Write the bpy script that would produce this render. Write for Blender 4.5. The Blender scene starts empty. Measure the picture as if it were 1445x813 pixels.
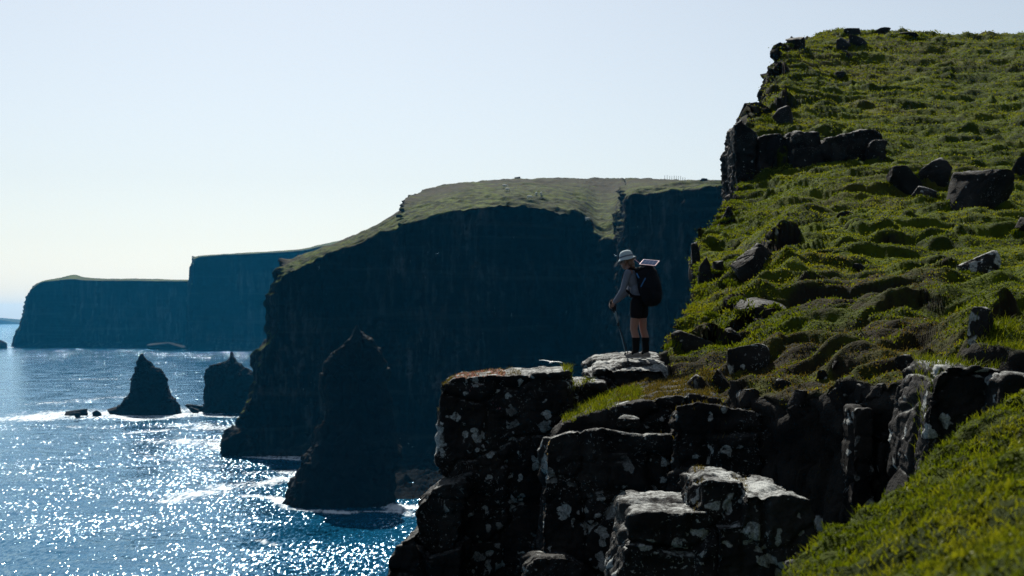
import bpy, bmesh, math, random
import numpy as np
from mathutils import Vector, Matrix, Quaternion

random.seed(7)
RNG = np.random.default_rng(11)
SC = bpy.context.scene
COL = SC.collection
R = math.radians
FPX, CX, HY, EYE = 2000.0, 722.5, 445.0, 60.0      # focal length in px of a 1445 px wide frame, centre column, horizon row, eye height over the sea

def P(px, py, d):
    """the point d metres ahead of the eye seen in photo column px, row py"""
    return np.array([(px-CX)/FPX*d, d, EYE-(py-HY)/FPX*d])

# ------------------------------------------------------------------ noise
_pr = np.random.default_rng(5)
_PERM = np.concatenate([_pr.permutation(256)]*3).astype(np.int64)
_G = _pr.normal(size=(256, 3)); _G /= np.linalg.norm(_G, axis=1)[:, None]
def _perlin(p):
    i = np.floor(p).astype(np.int64); f = p-i; i &= 255
    w = f*f*f*(f*(f*6-15)+10)
    out = np.zeros(len(p))
    for dx in (0, 1):
        wx = w[:, 0] if dx else 1-w[:, 0]
        hx = _PERM[(i[:, 0]+dx) & 255]
        for dy in (0, 1):
            wy = wx*(w[:, 1] if dy else 1-w[:, 1])
            hy = _PERM[hx+((i[:, 1]+dy) & 255)]
            for dz in (0, 1):
                g = _G[_PERM[hy+((i[:, 2]+dz) & 255)]]
                out += wy*(w[:, 2] if dz else 1-w[:, 2])*(g[:, 0]*(f[:, 0]-dx)+g[:, 1]*(f[:, 1]-dy)+g[:, 2]*(f[:, 2]-dz))
    return out
def perlin(p):
    p = np.asarray(p, float)
    if len(p) <= 200000: return _perlin(p)
    return np.concatenate([_perlin(p[a:a+200000]) for a in range(0, len(p), 200000)])
def fbm(p, octaves=4, gain=.5, lac=2.03, ridged=False):
    p = np.asarray(p, float); out = np.zeros(len(p)); a = 1.0
    for o in range(octaves):
        n = perlin(p+o*17.31)
        if ridged: n = .5-2*np.abs(n)
        out += a*n; p = p*lac; a *= gain
    return out
def worley(p, cheb=True, jitter=.8):
    """F1, F2 and a random value of the nearest cell"""
    p = np.asarray(p, float); ip = np.floor(p).astype(np.int64)
    f1 = np.full(len(p), 9.0); f2 = f1.copy(); cell = np.zeros(len(p))
    for dx in (-1, 0, 1):
        for dy in (-1, 0, 1):
            for dz in (-1, 0, 1):
                c = ip+np.array([dx, dy, dz])
                h = _PERM[_PERM[_PERM[c[:, 0] & 255]+(c[:, 1] & 255)]+(c[:, 2] & 255)]
                q = c+.5+jitter*(_RND[h]-.5)
                d = np.abs(q-p)
                d = d.max(1) if cheb else np.sqrt((d*d).sum(1))
                near = d < f1
                f2 = np.where(near, f1, np.minimum(f2, d))
                cell = np.where(near, _RND[h, 0]*.5+_RND[(h*7+3) & 255, 1]*.5, cell)
                f1 = np.minimum(f1, d)
    return f1, f2, cell
_RND = _pr.random((256, 3))
def sstep(a, b, x):
    t = np.clip((x-a)/(b-a), 0, 1); return t*t*(3-2*t)

# ------------------------------------------------------------------ mesh helpers
def mesh_np(name, V, F, smooth=True, up=None):
    V = np.asarray(V, np.float32); F = np.asarray(F, np.int32)
    me = bpy.data.meshes.new(name)
    k = F.shape[1]
    me.vertices.add(len(V)); me.vertices.foreach_set('co', V.ravel())
    me.loops.add(F.size); me.loops.foreach_set('vertex_index', F.ravel())
    me.polygons.add(len(F)); me.polygons.foreach_set('loop_start', np.arange(0, F.size, k, dtype=np.int32))
    me.polygons.foreach_set('use_smooth', np.full(len(F), smooth))
    me.update(calc_edges=True); me.validate()
    if up is not None:
        n = np.empty(len(me.polygons)*3, np.float32); me.polygons.foreach_get('normal', n); a = np.empty(len(me.polygons), np.float32); me.polygons.foreach_get('area', a)
        if (n.reshape(-1, 3)[:, 2]*a).sum() < 0: me.flip_normals()
    return me
def grid_faces(n, m, closed_n=False):
    """faces of an n x m grid of vertices stored row after row"""
    a = np.arange(n if closed_n else n-1); b = np.arange(m-1)
    A, B = np.meshgrid(a, b, indexing='ij'); A2 = (A+1) % n
    return np.stack([A*m+B, A2*m+B, A2*m+B+1, A*m+B+1], -1).reshape(-1, 4)
def grid_normals(G, closed=False):
    if closed:
        du = np.roll(G, -1, 0)-np.roll(G, 1, 0)
    else:
        du = np.gradient(G, axis=0)
    dv = np.gradient(G, axis=1)
    n = np.cross(du, dv); n /= np.linalg.norm(n, axis=-1)[..., None]+1e-12
    return n
def attr(me, name, val):
    a = me.attributes.new(name, 'FLOAT', 'POINT'); a.data.foreach_set('value', np.asarray(val, np.float32).ravel())
def link(name, me, mat=None, parent=None, loc=None):
    o = bpy.data.objects.new(name, me); COL.objects.link(o)
    if mat is not None:
        me.materials.clear(); me.materials.append(mat)
    if parent is not None: o.parent = parent
    if loc is not None: o.location = loc
    return o
def tag(o, label=None, cat=None, group=None, kind=None):
    if label: o['label'] = label
    if cat: o['category'] = cat
    if group: o['group'] = group
    if kind: o['kind'] = kind
    return o
def empty(name, loc, rz=0):
    o = bpy.data.objects.new(name, None); COL.objects.link(o); o.location = loc; o.rotation_euler = (0, 0, rz)
    o.empty_display_size = .1
    return o
def from_bm(bm, name='mesh', smooth=True):
    me = bpy.data.meshes.new(name); bm.to_mesh(me); bm.free()
    if smooth: me.polygons.foreach_set('use_smooth', np.full(len(me.polygons), True))
    return me
def recentre(me):
    """moves a mesh so that its base centre is the origin; returns where that was"""
    n = len(me.vertices); c = np.empty(n*3, np.float32); me.vertices.foreach_get('co', c); c = c.reshape(-1, 3)
    o = np.array([(c[:, 0].min()+c[:, 0].max())/2, (c[:, 1].min()+c[:, 1].max())/2, c[:, 2].min()])
    me.vertices.foreach_set('co', (c-o).astype(np.float32).ravel()); me.update()
    return Vector(o)
def voxel(bm, size, smooth_iter=0):
    """one continuous skin over the overlapping closed pieces in bm"""
    me = bpy.data.meshes.new('tmp'); bmesh.ops.recalc_face_normals(bm, faces=bm.faces); bm.to_mesh(me); bm.free()
    o = bpy.data.objects.new('tmp', me); COL.objects.link(o)
    m = o.modifiers.new('r', 'REMESH'); m.mode = 'VOXEL'; m.voxel_size = size; m.use_smooth_shade = True
    if smooth_iter:
        s = o.modifiers.new('s', 'SMOOTH'); s.factor = .5; s.iterations = smooth_iter
    dg = bpy.context.evaluated_depsgraph_get()
    out = bpy.data.meshes.new_from_object(o.evaluated_get(dg))
    bpy.data.objects.remove(o); bpy.data.meshes.remove(me)
    out.polygons.foreach_set('use_smooth', np.full(len(out.polygons), True))
    return out
def get_co(me):
    c = np.empty(len(me.vertices)*3, np.float32); me.vertices.foreach_get('co', c); return c.reshape(-1, 3).astype(float)
def get_no(me):
    c = np.empty(len(me.vertices)*3, np.float32); me.vertices.foreach_get('normal', c); return c.reshape(-1, 3).astype(float)
def set_co(me, c):
    me.vertices.foreach_set('co', np.asarray(c, np.float32).ravel()); me.update()
def capsule(bm, a, b, ra, rb, seg=14):
    """closed tapered limb with round ends"""
    a = Vector(a); b = Vector(b); d = b-a; L = d.length
    q = Vector((0, 0, 1)).rotation_difference(d.normalized()) if L > 1e-9 else Quaternion()
    rings = []
    prof = []
    for k in range(5): t = R(-90+k*22.5); prof.append((ra*math.sin(t), ra*math.cos(t)))
    for k in range(5): t = R(k*22.5); prof.append((L+rb*math.sin(t), rb*math.cos(t)))
    for z, r in prof:
        rings.append([bm.verts.new(a+q @ Vector((max(r, 1e-5)*math.cos(2*math.pi*i/seg), max(r, 1e-5)*math.sin(2*math.pi*i/seg), z))) for i in range(seg)])
    for u, v in zip(rings, rings[1:]):
        for i in range(seg): bm.faces.new((u[i], u[(i+1) % seg], v[(i+1) % seg], v[i]))
    bm.faces.new(rings[0][::-1]); bm.faces.new(rings[-1])
def ellipsoid(bm, c, r, rot=None, seg=20, rings=12):
    M = Matrix.Translation(Vector(c)) @ (rot.to_4x4() if rot else Matrix.Identity(4)) @ Matrix.Diagonal((*r, 1))
    bmesh.ops.create_uvsphere(bm, u_segments=seg, v_segments=rings, radius=1, matrix=M)
def boxm(bm, c, s, rot=None):
    M = Matrix.Translation(Vector(c)) @ (rot.to_4x4() if rot else Matrix.Identity(4)) @ Matrix.Diagonal((*s, 1))
    return bmesh.ops.create_cube(bm, size=1, matrix=M)['verts']
def catmull(A, n):
    """A (S, ...) sampled at n points along axis 0"""
    A = np.asarray(A, float); S = len(A); t = np.linspace(0, S-1, n) if np.isscalar(n) else np.asarray(n)
    i = np.clip(np.floor(t).astype(int), 0, S-2); f = (t-i).reshape((-1,)+(1,)*(A.ndim-1))
    p0 = A[np.clip(i-1, 0, S-1)]; p1 = A[i]; p2 = A[i+1]; p3 = A[np.clip(i+2, 0, S-1)]
    m1 = (p2-p0)*.5; m2 = (p3-p1)*.5
    return (2*f**3-3*f**2+1)*p1+(f**3-2*f**2+f)*m1+(-2*f**3+3*f**2)*p2+(f**3-f**2)*m2
def tps(pts, reg=.05):
    """smooth surface z(x, y) through control points"""
    pts = np.asarray(pts, float); X = pts[:, :2]; n = len(X)
    sc = X.std()*1.0; Xn = X/sc
    def K(a, b):
        d2 = ((a[:, None]-b[None])**2).sum(-1); return d2*np.log(d2+1e-12)*.5
    A = np.zeros((n+3, n+3)); A[:n, :n] = K(Xn, Xn)+reg*np.eye(n)
    Q = np.c_[np.ones(n), Xn]; A[:n, n:] = Q; A[n:, :n] = Q.T
    w = np.linalg.solve(A, np.r_[pts[:, 2], 0, 0, 0])
    def f(x, y):
        p = np.c_[np.ravel(x), np.ravel(y)]/sc; out = np.empty(len(p))
        for a in range(0, len(p), 40000):
            q = p[a:a+40000]; out[a:a+40000] = K(q, Xn) @ w[:n]+np.c_[np.ones(len(q)), q] @ w[n:]
        return out.reshape(np.shape(x))
    return f

# ------------------------------------------------------------------ material helper
class NT:
    def __init__(s, name):
        s.m = bpy.data.materials.new(name); s.m.use_nodes = True; s.t = s.m.node_tree; s.t.nodes.clear()
        s.out = s.n('ShaderNodeOutputMaterial'); s.out.location = (900, 0)
    def n(s, typ, **kw):
        x = s.t.nodes.new(typ)
        for k, v in kw.items(): setattr(x, k, v)
        return x
    def set(s, node, key, v):
        if v is None: return
        if isinstance(v, bpy.types.NodeSocket): s.t.links.new(v, node.inputs[key])
        else: node.inputs[key].default_value = v
    def math(s, op, a, b=None, clamp=False):
        x = s.n('ShaderNodeMath', operation=op, use_clamp=clamp); s.set(x, 0, a); s.set(x, 1, b); return x.outputs[0]
    def noise(s, co, scale, detail=4, rough=.55, dist=0):
        x = s.n('ShaderNodeTexNoise'); s.set(x, 'Vector', co); s.set(x, 'Scale', scale); s.set(x, 'Detail', detail); s.set(x, 'Roughness', rough); s.set(x, 'Distortion', dist)
        return x.outputs['Fac']
    def voronoi(s, co, scale, feature='F1', out='Distance', rand=1):
        x = s.n('ShaderNodeTexVoronoi', feature=feature); s.set(x, 'Vector', co); s.set(x, 'Scale', scale); s.set(x, 'Randomness', rand)
        return x.outputs[out]
    def ramp(s, f, stops, interp='LINEAR'):
        x = s.n('ShaderNodeValToRGB'); s.set(x, 'Fac', f); e = x.color_ramp.elements; x.color_ramp.interpolation = interp
        while len(e) < len(stops): e.new(.5)
        for el, (p, c) in zip(e, stops):
            el.position = p; el.color = (c, c, c, 1) if np.isscalar(c) else (*c, 1)
        return x.outputs['Color']
    def step(s, f, a, b):
        x = s.n('ShaderNodeMapRange', interpolation_type='SMOOTHSTEP'); s.set(x, 'Value', f); s.set(x, 'From Min', a); s.set(x, 'From Max', b); return x.outputs[0]
    def mix(s, f, a, b, typ='MIX'):
        x = s.n('ShaderNodeMix', data_type='RGBA', blend_type=typ); s.set(x, 0, f)
        s.set(x, 6, (*a, 1) if isinstance(a, tuple) else a); s.set(x, 7, (*b, 1) if isinstance(b, tuple) else b); return x.outputs[2]
    def mapping(s, co, scale=(1, 1, 1), loc=(0, 0, 0)):
        x = s.n('ShaderNodeMapping'); s.set(x, 'Vector', co); x.inputs['Scale'].default_value = scale; x.inputs['Location'].default_value = loc; return x.outputs[0]
    def pos(s): return s.n('ShaderNodeNewGeometry').outputs['Position']
    def obj(s): return s.n('ShaderNodeTexCoord').outputs['Object']
    def nz(s):
        g = s.n('ShaderNodeNewGeometry'); x = s.n('ShaderNodeSeparateXYZ'); s.set(x, 0, g.outputs['Normal']); return x.outputs['Z']
    def attr(s, name): return s.n('ShaderNodeAttribute', attribute_name=name).outputs['Fac']
    def bump(s, h, dist, strength=1, normal=None):
        x = s.n('ShaderNodeBump'); s.set(x, 'Height', h); s.set(x, 'Distance', dist); s.set(x, 'Strength', strength)
        if normal is not None: s.set(x, 'Normal', normal)
        return x.outputs[0]
    def bsdf(s, col, rough=.8, spec=.3, normal=None, **kw):
        x = s.n('ShaderNodeBsdfPrincipled')
        s.set(x, 'Base Color', (*col, 1) if isinstance(col, tuple) else col); s.set(x, 'Roughness', rough); s.set(x, 'Specular IOR Level', spec)
        if normal is not None: s.set(x, 'Normal', normal)
        for k, v in kw.items(): s.set(x, k, v)
        return x.outputs[0]
    def done(s, sh):
        s.t.links.new(sh, s.out.inputs['Surface']); return s.m
def plain(name, col, rough=.7, spec=.3, noise_scale=60, var=.25, **kw):
    t = NT(name); co = t.obj(); f = t.noise(co, noise_scale, 3)
    c = t.mix(f, tuple(x*(1-var) for x in col), tuple(min(1, x*(1+var)) for x in col))
    return t.done(t.bsdf(c, rough, spec, t.bump(f, .003, .5), **kw))
# ================================================================== camera, light, air
cam = bpy.data.objects.new('camera', bpy.data.cameras.new('camera')); COL.objects.link(cam)
cam.location = (0, 0, EYE); cam.rotation_euler = (R(90), 0, 0)
cam.data.sensor_width = 36; cam.data.lens = 36*FPX/1445
cam.data.shift_y = (HY-406.5)/1445
cam.data.clip_start = .1; cam.data.clip_end = 60000
cam.data.dof.use_dof = True; cam.data.dof.focus_distance = 23; cam.data.dof.aperture_fstop = 4.0
SC.camera = cam

SUN_EL, SUN_AZ = 43, -10                    # degrees; azimuth from straight ahead, negative to the west (left)
sdir = Vector((math.sin(R(SUN_AZ))*math.cos(R(SUN_EL)), math.cos(R(SUN_AZ))*math.cos(R(SUN_EL)), math.sin(R(SUN_EL))))
sun = bpy.data.objects.new('sun', bpy.data.lights.new('sun', 'SUN')); COL.objects.link(sun)
sun.data.energy = 5.0; sun.data.angle = R(.53); sun.data.color = (1, .95, .86)
sun.rotation_euler = (-sdir).to_track_quat('-Z', 'Y').to_euler()
sun.location = (0, 0, 150)
W = bpy.data.worlds.new('World'); SC.world = W; W.use_nodes = True
nt = W.node_tree; nt.nodes.clear()
sky = nt.nodes.new('ShaderNodeTexSky'); sky.sky_type = 'NISHITA'; sky.sun_disc = False
sky.sun_elevation = R(SUN_EL); sky.sun_rotation = R(SUN_AZ); sky.altitude = 60
sky.air_density = 1.0; sky.dust_density = 1.0; sky.ozone_density = 2.0
bg = nt.nodes.new('ShaderNodeBackground'); bg.inputs['Strength'].default_value = .05
wo = nt.nodes.new('ShaderNodeOutputWorld')
hs = nt.nodes.new('ShaderNodeHueSaturation'); hs.inputs['Saturation'].default_value = .52; hs.inputs['Value'].default_value = 1.0
nt.links.new(sky.outputs[0], hs.inputs['Color']); 
wb = nt.nodes.new('ShaderNodeMix'); wb.data_type = 'RGBA'; wb.blend_type = 'MULTIPLY'; wb.inputs[0].default_value = 1; wb.inputs[7].default_value = (.955, .99, 1.005, 1)   # the photograph's cool white balance
nt.links.new(hs.outputs[0], wb.inputs[6]); nt.links.new(wb.outputs[2], bg.inputs[0]); nt.links.new(bg.outputs[0], wo.inputs[0])
SC.view_settings.view_transform = 'Standard'; SC.view_settings.look = 'None'
SC.view_settings.exposure = .90; SC.view_settings.gamma = 1; SC.view_settings.use_curve_mapping = False
SC.render.engine = 'CYCLES'
cy = SC.cycles
cy.use_denoising = True
try: cy.denoiser = 'OPENIMAGEDENOISE'; cy.denoising_input_passes = 'RGB_ALBEDO_NORMAL'; cy.denoising_prefilter = 'NONE'
except Exception: pass
cy.max_bounces = 5; cy.diffuse_bounces = 2; cy.glossy_bounces = 2; cy.transmission_bounces = 3; cy.transparent_max_bounces = 6; cy.volume_bounces = 0
cy.sample_clamp_indirect = 4; cy.sample_clamp_direct = 0; cy.caustics_reflective = False; cy.caustics_refractive = False

# the air: one box of thin sea haze
bm = bmesh.new(); boxm(bm, (0, 0, 88), (33000, 33000, 190)); hz = link('haze', from_bm(bm, 'haze', False))
t = NT('sea_haze'); t.t.nodes.remove(t.out); t.out = t.n('ShaderNodeOutputMaterial')
v = t.n('ShaderNodeVolumePrincipled'); v.inputs['Color'].default_value = (.03, .47, 1, 1); v.inputs['Density'].default_value = 2.7e-5; v.inputs['Anisotropy'].default_value = .25
t.t.links.new(v.outputs[0], t.out.inputs['Volume'])
hz.data.materials.append(t.m); tag(hz, kind='stuff')
# ================================================================== materials
def make_rock(name, base=(.007, .0072, .0075), light=(.021, .020, .019), lichen=.5, top=.6, scale=1.0, bumpd=.03, yellow=.8, spec=.05):
    """dark basalt with crusts of pale lichen; flat tops get more crust, painted pale so that they look sunlit"""
    t = NT(name); co = t.pos()
    wob = t.n('ShaderNodeTexNoise'); t.set(wob, 'Vector', co); t.set(wob, 'Scale', 5*scale); t.set(wob, 'Detail', 4)
    warp = t.n('ShaderNodeVectorMath', operation='MULTIPLY_ADD'); t.set(warp, 0, wob.outputs['Color']); warp.inputs[1].default_value = (.30/scale,)*3; t.set(warp, 2, co)
    cw = warp.outputs[0]
    n1 = t.noise(co, 1.6*scale, 6, .6); n2 = t.noise(co, 14*scale, 5, .65); n3 = t.noise(co, 55*scale, 4, .7)
    c = t.mix(t.step(n1, .35, .7), base, light)
    c = t.mix(t.math('MULTIPLY', t.step(n2, .5, .75), .6), c, tuple(x*.5 for x in base))
    # round crusts
    vor = t.n('ShaderNodeTexVoronoi'); t.set(vor, 'Vector', cw); t.set(vor, 'Scale', 1.25*scale)
    sep = t.n('ShaderNodeSeparateColor'); t.set(sep, 0, vor.outputs['Color'])
    rad = t.math('MULTIPLY', t.math('SUBTRACT', sep.outputs[0], 1-lichen), .95)
    crust = t.step(t.math('SUBTRACT', rad, vor.outputs['Distance']), -.012, .03)
    vor2 = t.n('ShaderNodeTexVoronoi'); t.set(vor2, 'Vector', cw); t.set(vor2, 'Scale', 6.5*scale)
    sep2 = t.n('ShaderNodeSeparateColor'); t.set(sep2, 0, vor2.outputs['Color'])
    rad2 = t.math('MULTIPLY', t.math('SUBTRACT', sep2.outputs[0], 1-lichen*1.15), 1.1)
    crust2 = t.step(t.math('SUBTRACT', rad2, vor2.outputs['Distance']), -.02, .06)
    patch = t.step(t.noise(co, .9*scale, 3), .36, .52)
    m = t.math('MAXIMUM', crust, t.math('MULTIPLY', crust2, patch))
    m = t.math('MULTIPLY', m, t.step(n2, .28, .52))
    crumbs = t.math('MULTIPLY', t.step(t.noise(cw, 26*scale, 3, .6), .60, .66), t.step(t.noise(co, 1.3*scale, 3), .46, .60))
    m = t.math('MAXIMUM', m, t.math('MULTIPLY', crumbs, min(1, lichen*2)))
    nz = t.nz()
    lit_top = t.math('MULTIPLY', t.step(nz, .6, .92), t.step(t.math('ADD', n2, t.math('MULTIPLY', n1, .5)), .6, .95))  # paler flat tops: lichen, with sunlight painted into the colour
    m = t.math('MAXIMUM', t.math('MULTIPLY', m, .85), t.math('MULTIPLY', lit_top, top), clamp=True)
    lc = t.mix(t.step(n3, .3, .7), (.13, .15, .155), (.42, .44, .42))
    # a few yellow crusts
    yv = t.n('ShaderNodeTexVoronoi'); t.set(yv, 'Vector', cw); t.set(yv, 'Scale', 1.7*scale)
    ys = t.n('ShaderNodeSeparateColor'); t.set(ys, 0, yv.outputs['Color'])
    ym = t.math('MULTIPLY', t.step(t.math('SUBTRACT', t.math('MULTIPLY', t.math('SUBTRACT', ys.outputs[1], .88), 1.8), yv.outputs['Distance']), 0, .06), t.step(nz, .2, .6))
    c = t.mix(m, c, lc); c = t.mix(t.math('MULTIPLY', ym, yellow), c, (.35, .22, .04))
    h = t.math('ADD', t.math('MULTIPLY', n2, .6), t.math('MULTIPLY', n3, .35)); h = t.math('ADD', h, t.math('MULTIPLY', m, .12))
    return t.done(t.bsdf(c, t.math('ADD', .62, t.math('MULTIPLY', n3, .3)), t.math('MULTIPLY', t.math('ADD', .25, m), spec*4), t.bump(h, bumpd/scale, .9)))
def grass_mix(t, co, s=1.0):
    g1 = t.noise(co, .09*s, 4); g2 = t.noise(co, .7*s, 5, .6); g3 = t.noise(co, 6*s, 4, .65)
    c = t.mix(t.step(g2, .35, .68), (.022, .033, .003), (.072, .098, .007))
    c = t.mix(t.math('MULTIPLY', t.step(g1, .48, .66), .55), c, (.075, .066, .015))
    c = t.mix(t.math('MULTIPLY', t.step(g3, .5, .75), .5), c, (.012, .014, .003))
    return c, g3
def make_hill(dark=1.0):
    t = NT('turf_and_basalt'); co = t.pos(); nz = t.nz()
    g, g3 = grass_mix(t, co)
    g = t.mix(1.0, g, (dark, dark, dark), 'MULTIPLY')
    n2 = t.noise(co, 7, 5, .65); n1 = t.noise(co, 1.1, 5)
    soil = t.mix(n2, (.008, .007, .005), (.026, .021, .014))
    rock = t.mix(t.step(n1, .35, .7), (.010, .010, .010), (.028, .027, .025))
    vor = t.n('ShaderNodeTexVoronoi'); t.set(vor, 'Vector', co); t.set(vor, 'Scale', 2.1)
    sep = t.n('ShaderNodeSeparateColor'); t.set(sep, 0, vor.outputs['Color'])
    li = t.math('MULTIPLY', t.step(t.math('SUBTRACT', t.math('MULTIPLY', t.math('SUBTRACT', sep.outputs[0], .72), .9), vor.outputs['Distance']), 0, .04), t.step(n2, .4, .55))
    rock = t.mix(li, rock, (.30, .32, .31))
    rk = t.attr('rock')
    slope = t.math('ADD', t.math('SUBTRACT', 1, t.attr('steep')), t.math('MULTIPLY', t.math('SUBTRACT', n2, .5), .35))
    c = t.mix(t.step(slope, .40, .62), soil, g)
    bare = t.math('MULTIPLY', t.attr('bare'), t.step(t.noise(co, 1.3, 5, .6), .30, .55))
    c = t.mix(bare, c, t.mix(n2, (.007, .006, .004), (.030, .026, .014)))  # dark soil under thinned grass, with the slope's shade painted in
    c = t.mix(rk, c, rock)
    h = t.math('ADD', t.math('MULTIPLY', g3, .5), t.math('MULTIPLY', n2, .5))
    return t.done(t.bsdf(c, .9, .03, t.bump(h, .10, 1.0)))
def make_headland(name, s=1.0, grass=True, streak=.5):
    t = NT(name); co = t.pos(); nz = t.nz()
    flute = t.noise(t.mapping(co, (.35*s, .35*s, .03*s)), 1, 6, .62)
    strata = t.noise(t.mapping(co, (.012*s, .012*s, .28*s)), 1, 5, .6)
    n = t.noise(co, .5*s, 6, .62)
    c = t.mix(t.math('MULTIPLY', t.step(flute, .42, .74), t.step(t.noise(co, .028*s, 4, .6), .38, .66)), (.0025, .003, .0035), (.055, .054, .052))  # pale ribs on near-black: faint light on the fluting painted into the colour
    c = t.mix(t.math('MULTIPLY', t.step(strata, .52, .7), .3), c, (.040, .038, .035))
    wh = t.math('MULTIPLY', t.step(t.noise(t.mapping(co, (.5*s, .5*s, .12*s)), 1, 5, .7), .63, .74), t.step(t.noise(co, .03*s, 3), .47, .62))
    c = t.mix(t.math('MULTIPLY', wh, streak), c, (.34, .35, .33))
    if grass:
        g1 = t.noise(co, .02*s, 4); g2 = t.noise(co, .18*s, 6, .65)
        g = t.mix(t.step(g2, .36, .66), (.009, .013, .002), (.058, .078, .007))
        g = t.mix(t.math('MULTIPLY', t.step(g1, .46, .62), .5), g, (.020, .017, .009))
        g = t.mix(t.math('MULTIPLY', t.attr('heath'), t.step(t.noise(co, .05*s, 5, .6), .30, .52)), g, t.mix(g2, (.012, .011, .006), (.034, .030, .014)))
        rk = t.attr('rock')
        m = t.math('MULTIPLY', t.step(t.math('ADD', nz, t.math('MULTIPLY', t.math('SUBTRACT', n, .5), .6)), .42, .66), t.math('SUBTRACT', 1, rk))
        c = t.mix(m, c, g)
    h = t.math('ADD', t.math('MULTIPLY', flute, .5), t.math('MULTIPLY', n, .5))
    return t.done(t.bsdf(c, .9, .03, t.bump(h, 1.2/s, .8)))
def make_sea():
    """wind-ruffled water: the facets of the waves are given as slopes along and across the wind"""
    t = NT('sea_water'); co = t.pos()
    foam = t.attr('foam'); calm = t.attr('calm')
    def slope(sx, sy, lx, k, detail):
        f = t.noise(t.mapping(co, (sx, sy, 1), (lx, lx*.7, 0)), 1, detail, .72)
        return t.math('MULTIPLY', t.math('SUBTRACT', f, .5), k)
    swell = t.noise(t.mapping(co, (.012, .02, 1)), 1, 3, .55)
    gust = t.math('ADD', .66, t.math('MULTIPLY', t.step(swell, .36, .62), .55))
    gust = t.math('MULTIPLY', gust, t.math('SUBTRACT', 1, t.math('MULTIPLY', calm, .4)))
    sx = t.math('MULTIPLY', slope(1.2, .24, 3, 2.1, 3), gust); sy = t.math('MAXIMUM', t.math('MULTIPLY', slope(1.05, .25, 71, 2.3, 3), gust), -.05)
    sy = t.math('ADD', sy, slope(.045, .03, 17, .5, 3))
    cmb = t.n('ShaderNodeCombineXYZ'); t.set(cmb, 0, sx); t.set(cmb, 1, t.math('MULTIPLY', sy, -1)); t.set(cmb, 2, 1.0)
    nm = t.n('ShaderNodeVectorMath', operation='NORMALIZE'); t.set(nm, 0, cmb.outputs[0])
    fr = t.n('ShaderNodeFresnel'); t.set(fr, 'IOR', 1.333); t.set(fr, 'Normal', nm.outputs[0])
    body = t.n('ShaderNodeBsdfDiffuse'); t.set(body, 0, (.004, .056, .116, 1))
    gl = t.n('ShaderNodeBsdfGlossy', distribution='BECKMANN'); t.set(gl, 'Color', (.66, .86, 1, 1)); t.set(gl, 'Roughness', .16); t.set(gl, 'Normal', nm.outputs[0])
    wm = t.n('ShaderNodeMixShader'); t.set(wm, 0, fr.outputs[0]); t.set(wm, 1, body.outputs[0]); t.set(wm, 2, gl.outputs[0]); water = wm.outputs[0]
    f1 = t.noise(t.mapping(co, (.75, .13, 1)), 1, 7, .66); f2 = t.noise(t.mapping(co, (.10, .03, 1)), 1, 4, .6)
    nf = t.step(t.math('ADD', t.math('MULTIPLY', f1, .6), t.math('MULTIPLY', f2, .4)), .36, .64)
    fm = t.math('SUBTRACT', t.math('MULTIPLY', foam, 1.15), t.math('MULTIPLY', t.math('SUBTRACT', 1, nf), .95))
    fm = t.math('MULTIPLY', t.step(fm, 0, .9), .85)
    white = t.bsdf((.62, .68, .72), .75, .1, t.bump(f1, .5, .6))
    x = t.n('ShaderNodeMixShader'); t.set(x, 0, fm); t.set(x, 1, water); t.set(x, 2, white)
    return t.done(x.outputs[0])
def make_blade(name, a, b, c, transl=.45):
    t = NT(name); f = t.attr('tone')
    col = t.ramp(f, [(0, a), (.5, b), (1, c)])
    d = t.n('ShaderNodeBsdfDiffuse'); t.set(d, 0, col)
    tr = t.n('ShaderNodeBsdfTranslucent'); t.set(tr, 0, t.mix(1.0, col, (1.0, .95, .45), 'MULTIPLY'))
    g = t.n('ShaderNodeBsdfGlossy'); t.set(g, 0, (.6, .6, .6, 1)); t.set(g, 1, .45)
    m = t.n('ShaderNodeMixShader'); t.set(m, 0, transl); t.set(m, 1, d.outputs[0]); t.set(m, 2, tr.outputs[0])
    m2 = t.n('ShaderNodeMixShader'); t.set(m2, 0, .015); t.set(m2, 1, m.outputs[0]); t.set(m2, 2, g.outputs[0])
    return t.done(m2.outputs[0])
M_ROCK = make_rock('lichen_basalt', lichen=.46, top=.75)
M_PALE = make_rock('pale_lichen_basalt', base=(.010, .010, .010), light=(.028, .027, .025), lichen=.5, top=.85)
M_CRAG = make_rock('crag_basalt', lichen=.24, top=.3, scale=.9)
M_DARK = make_rock('dark_basalt', lichen=.34, top=.10, spec=.03)
M_SEAROCK = make_rock('wet_basalt', base=(.0035, .004, .0048), light=(.009, .0098, .011), lichen=0, top=.02, spec=.02, scale=.16, yellow=0)
M_HILL = make_hill(.75); M_BANK = make_hill(.5)
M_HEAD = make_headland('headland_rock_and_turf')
M_FAR = make_headland('far_cliff_rock', s=.35, streak=.3)
M_SEA = make_sea()
M_BLADE = make_blade('grass_blade', (.018, .028, .002), (.080, .110, .004), (.145, .155, .010))
M_MOSS = make_blade('dry_tuft', (.03, .03, .006), (.075, .06, .012), (.14, .10, .03))
M_THRIFT = make_blade('thrift_flower', (.12, .05, .07), (.26, .12, .16), (.36, .22, .25))
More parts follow.
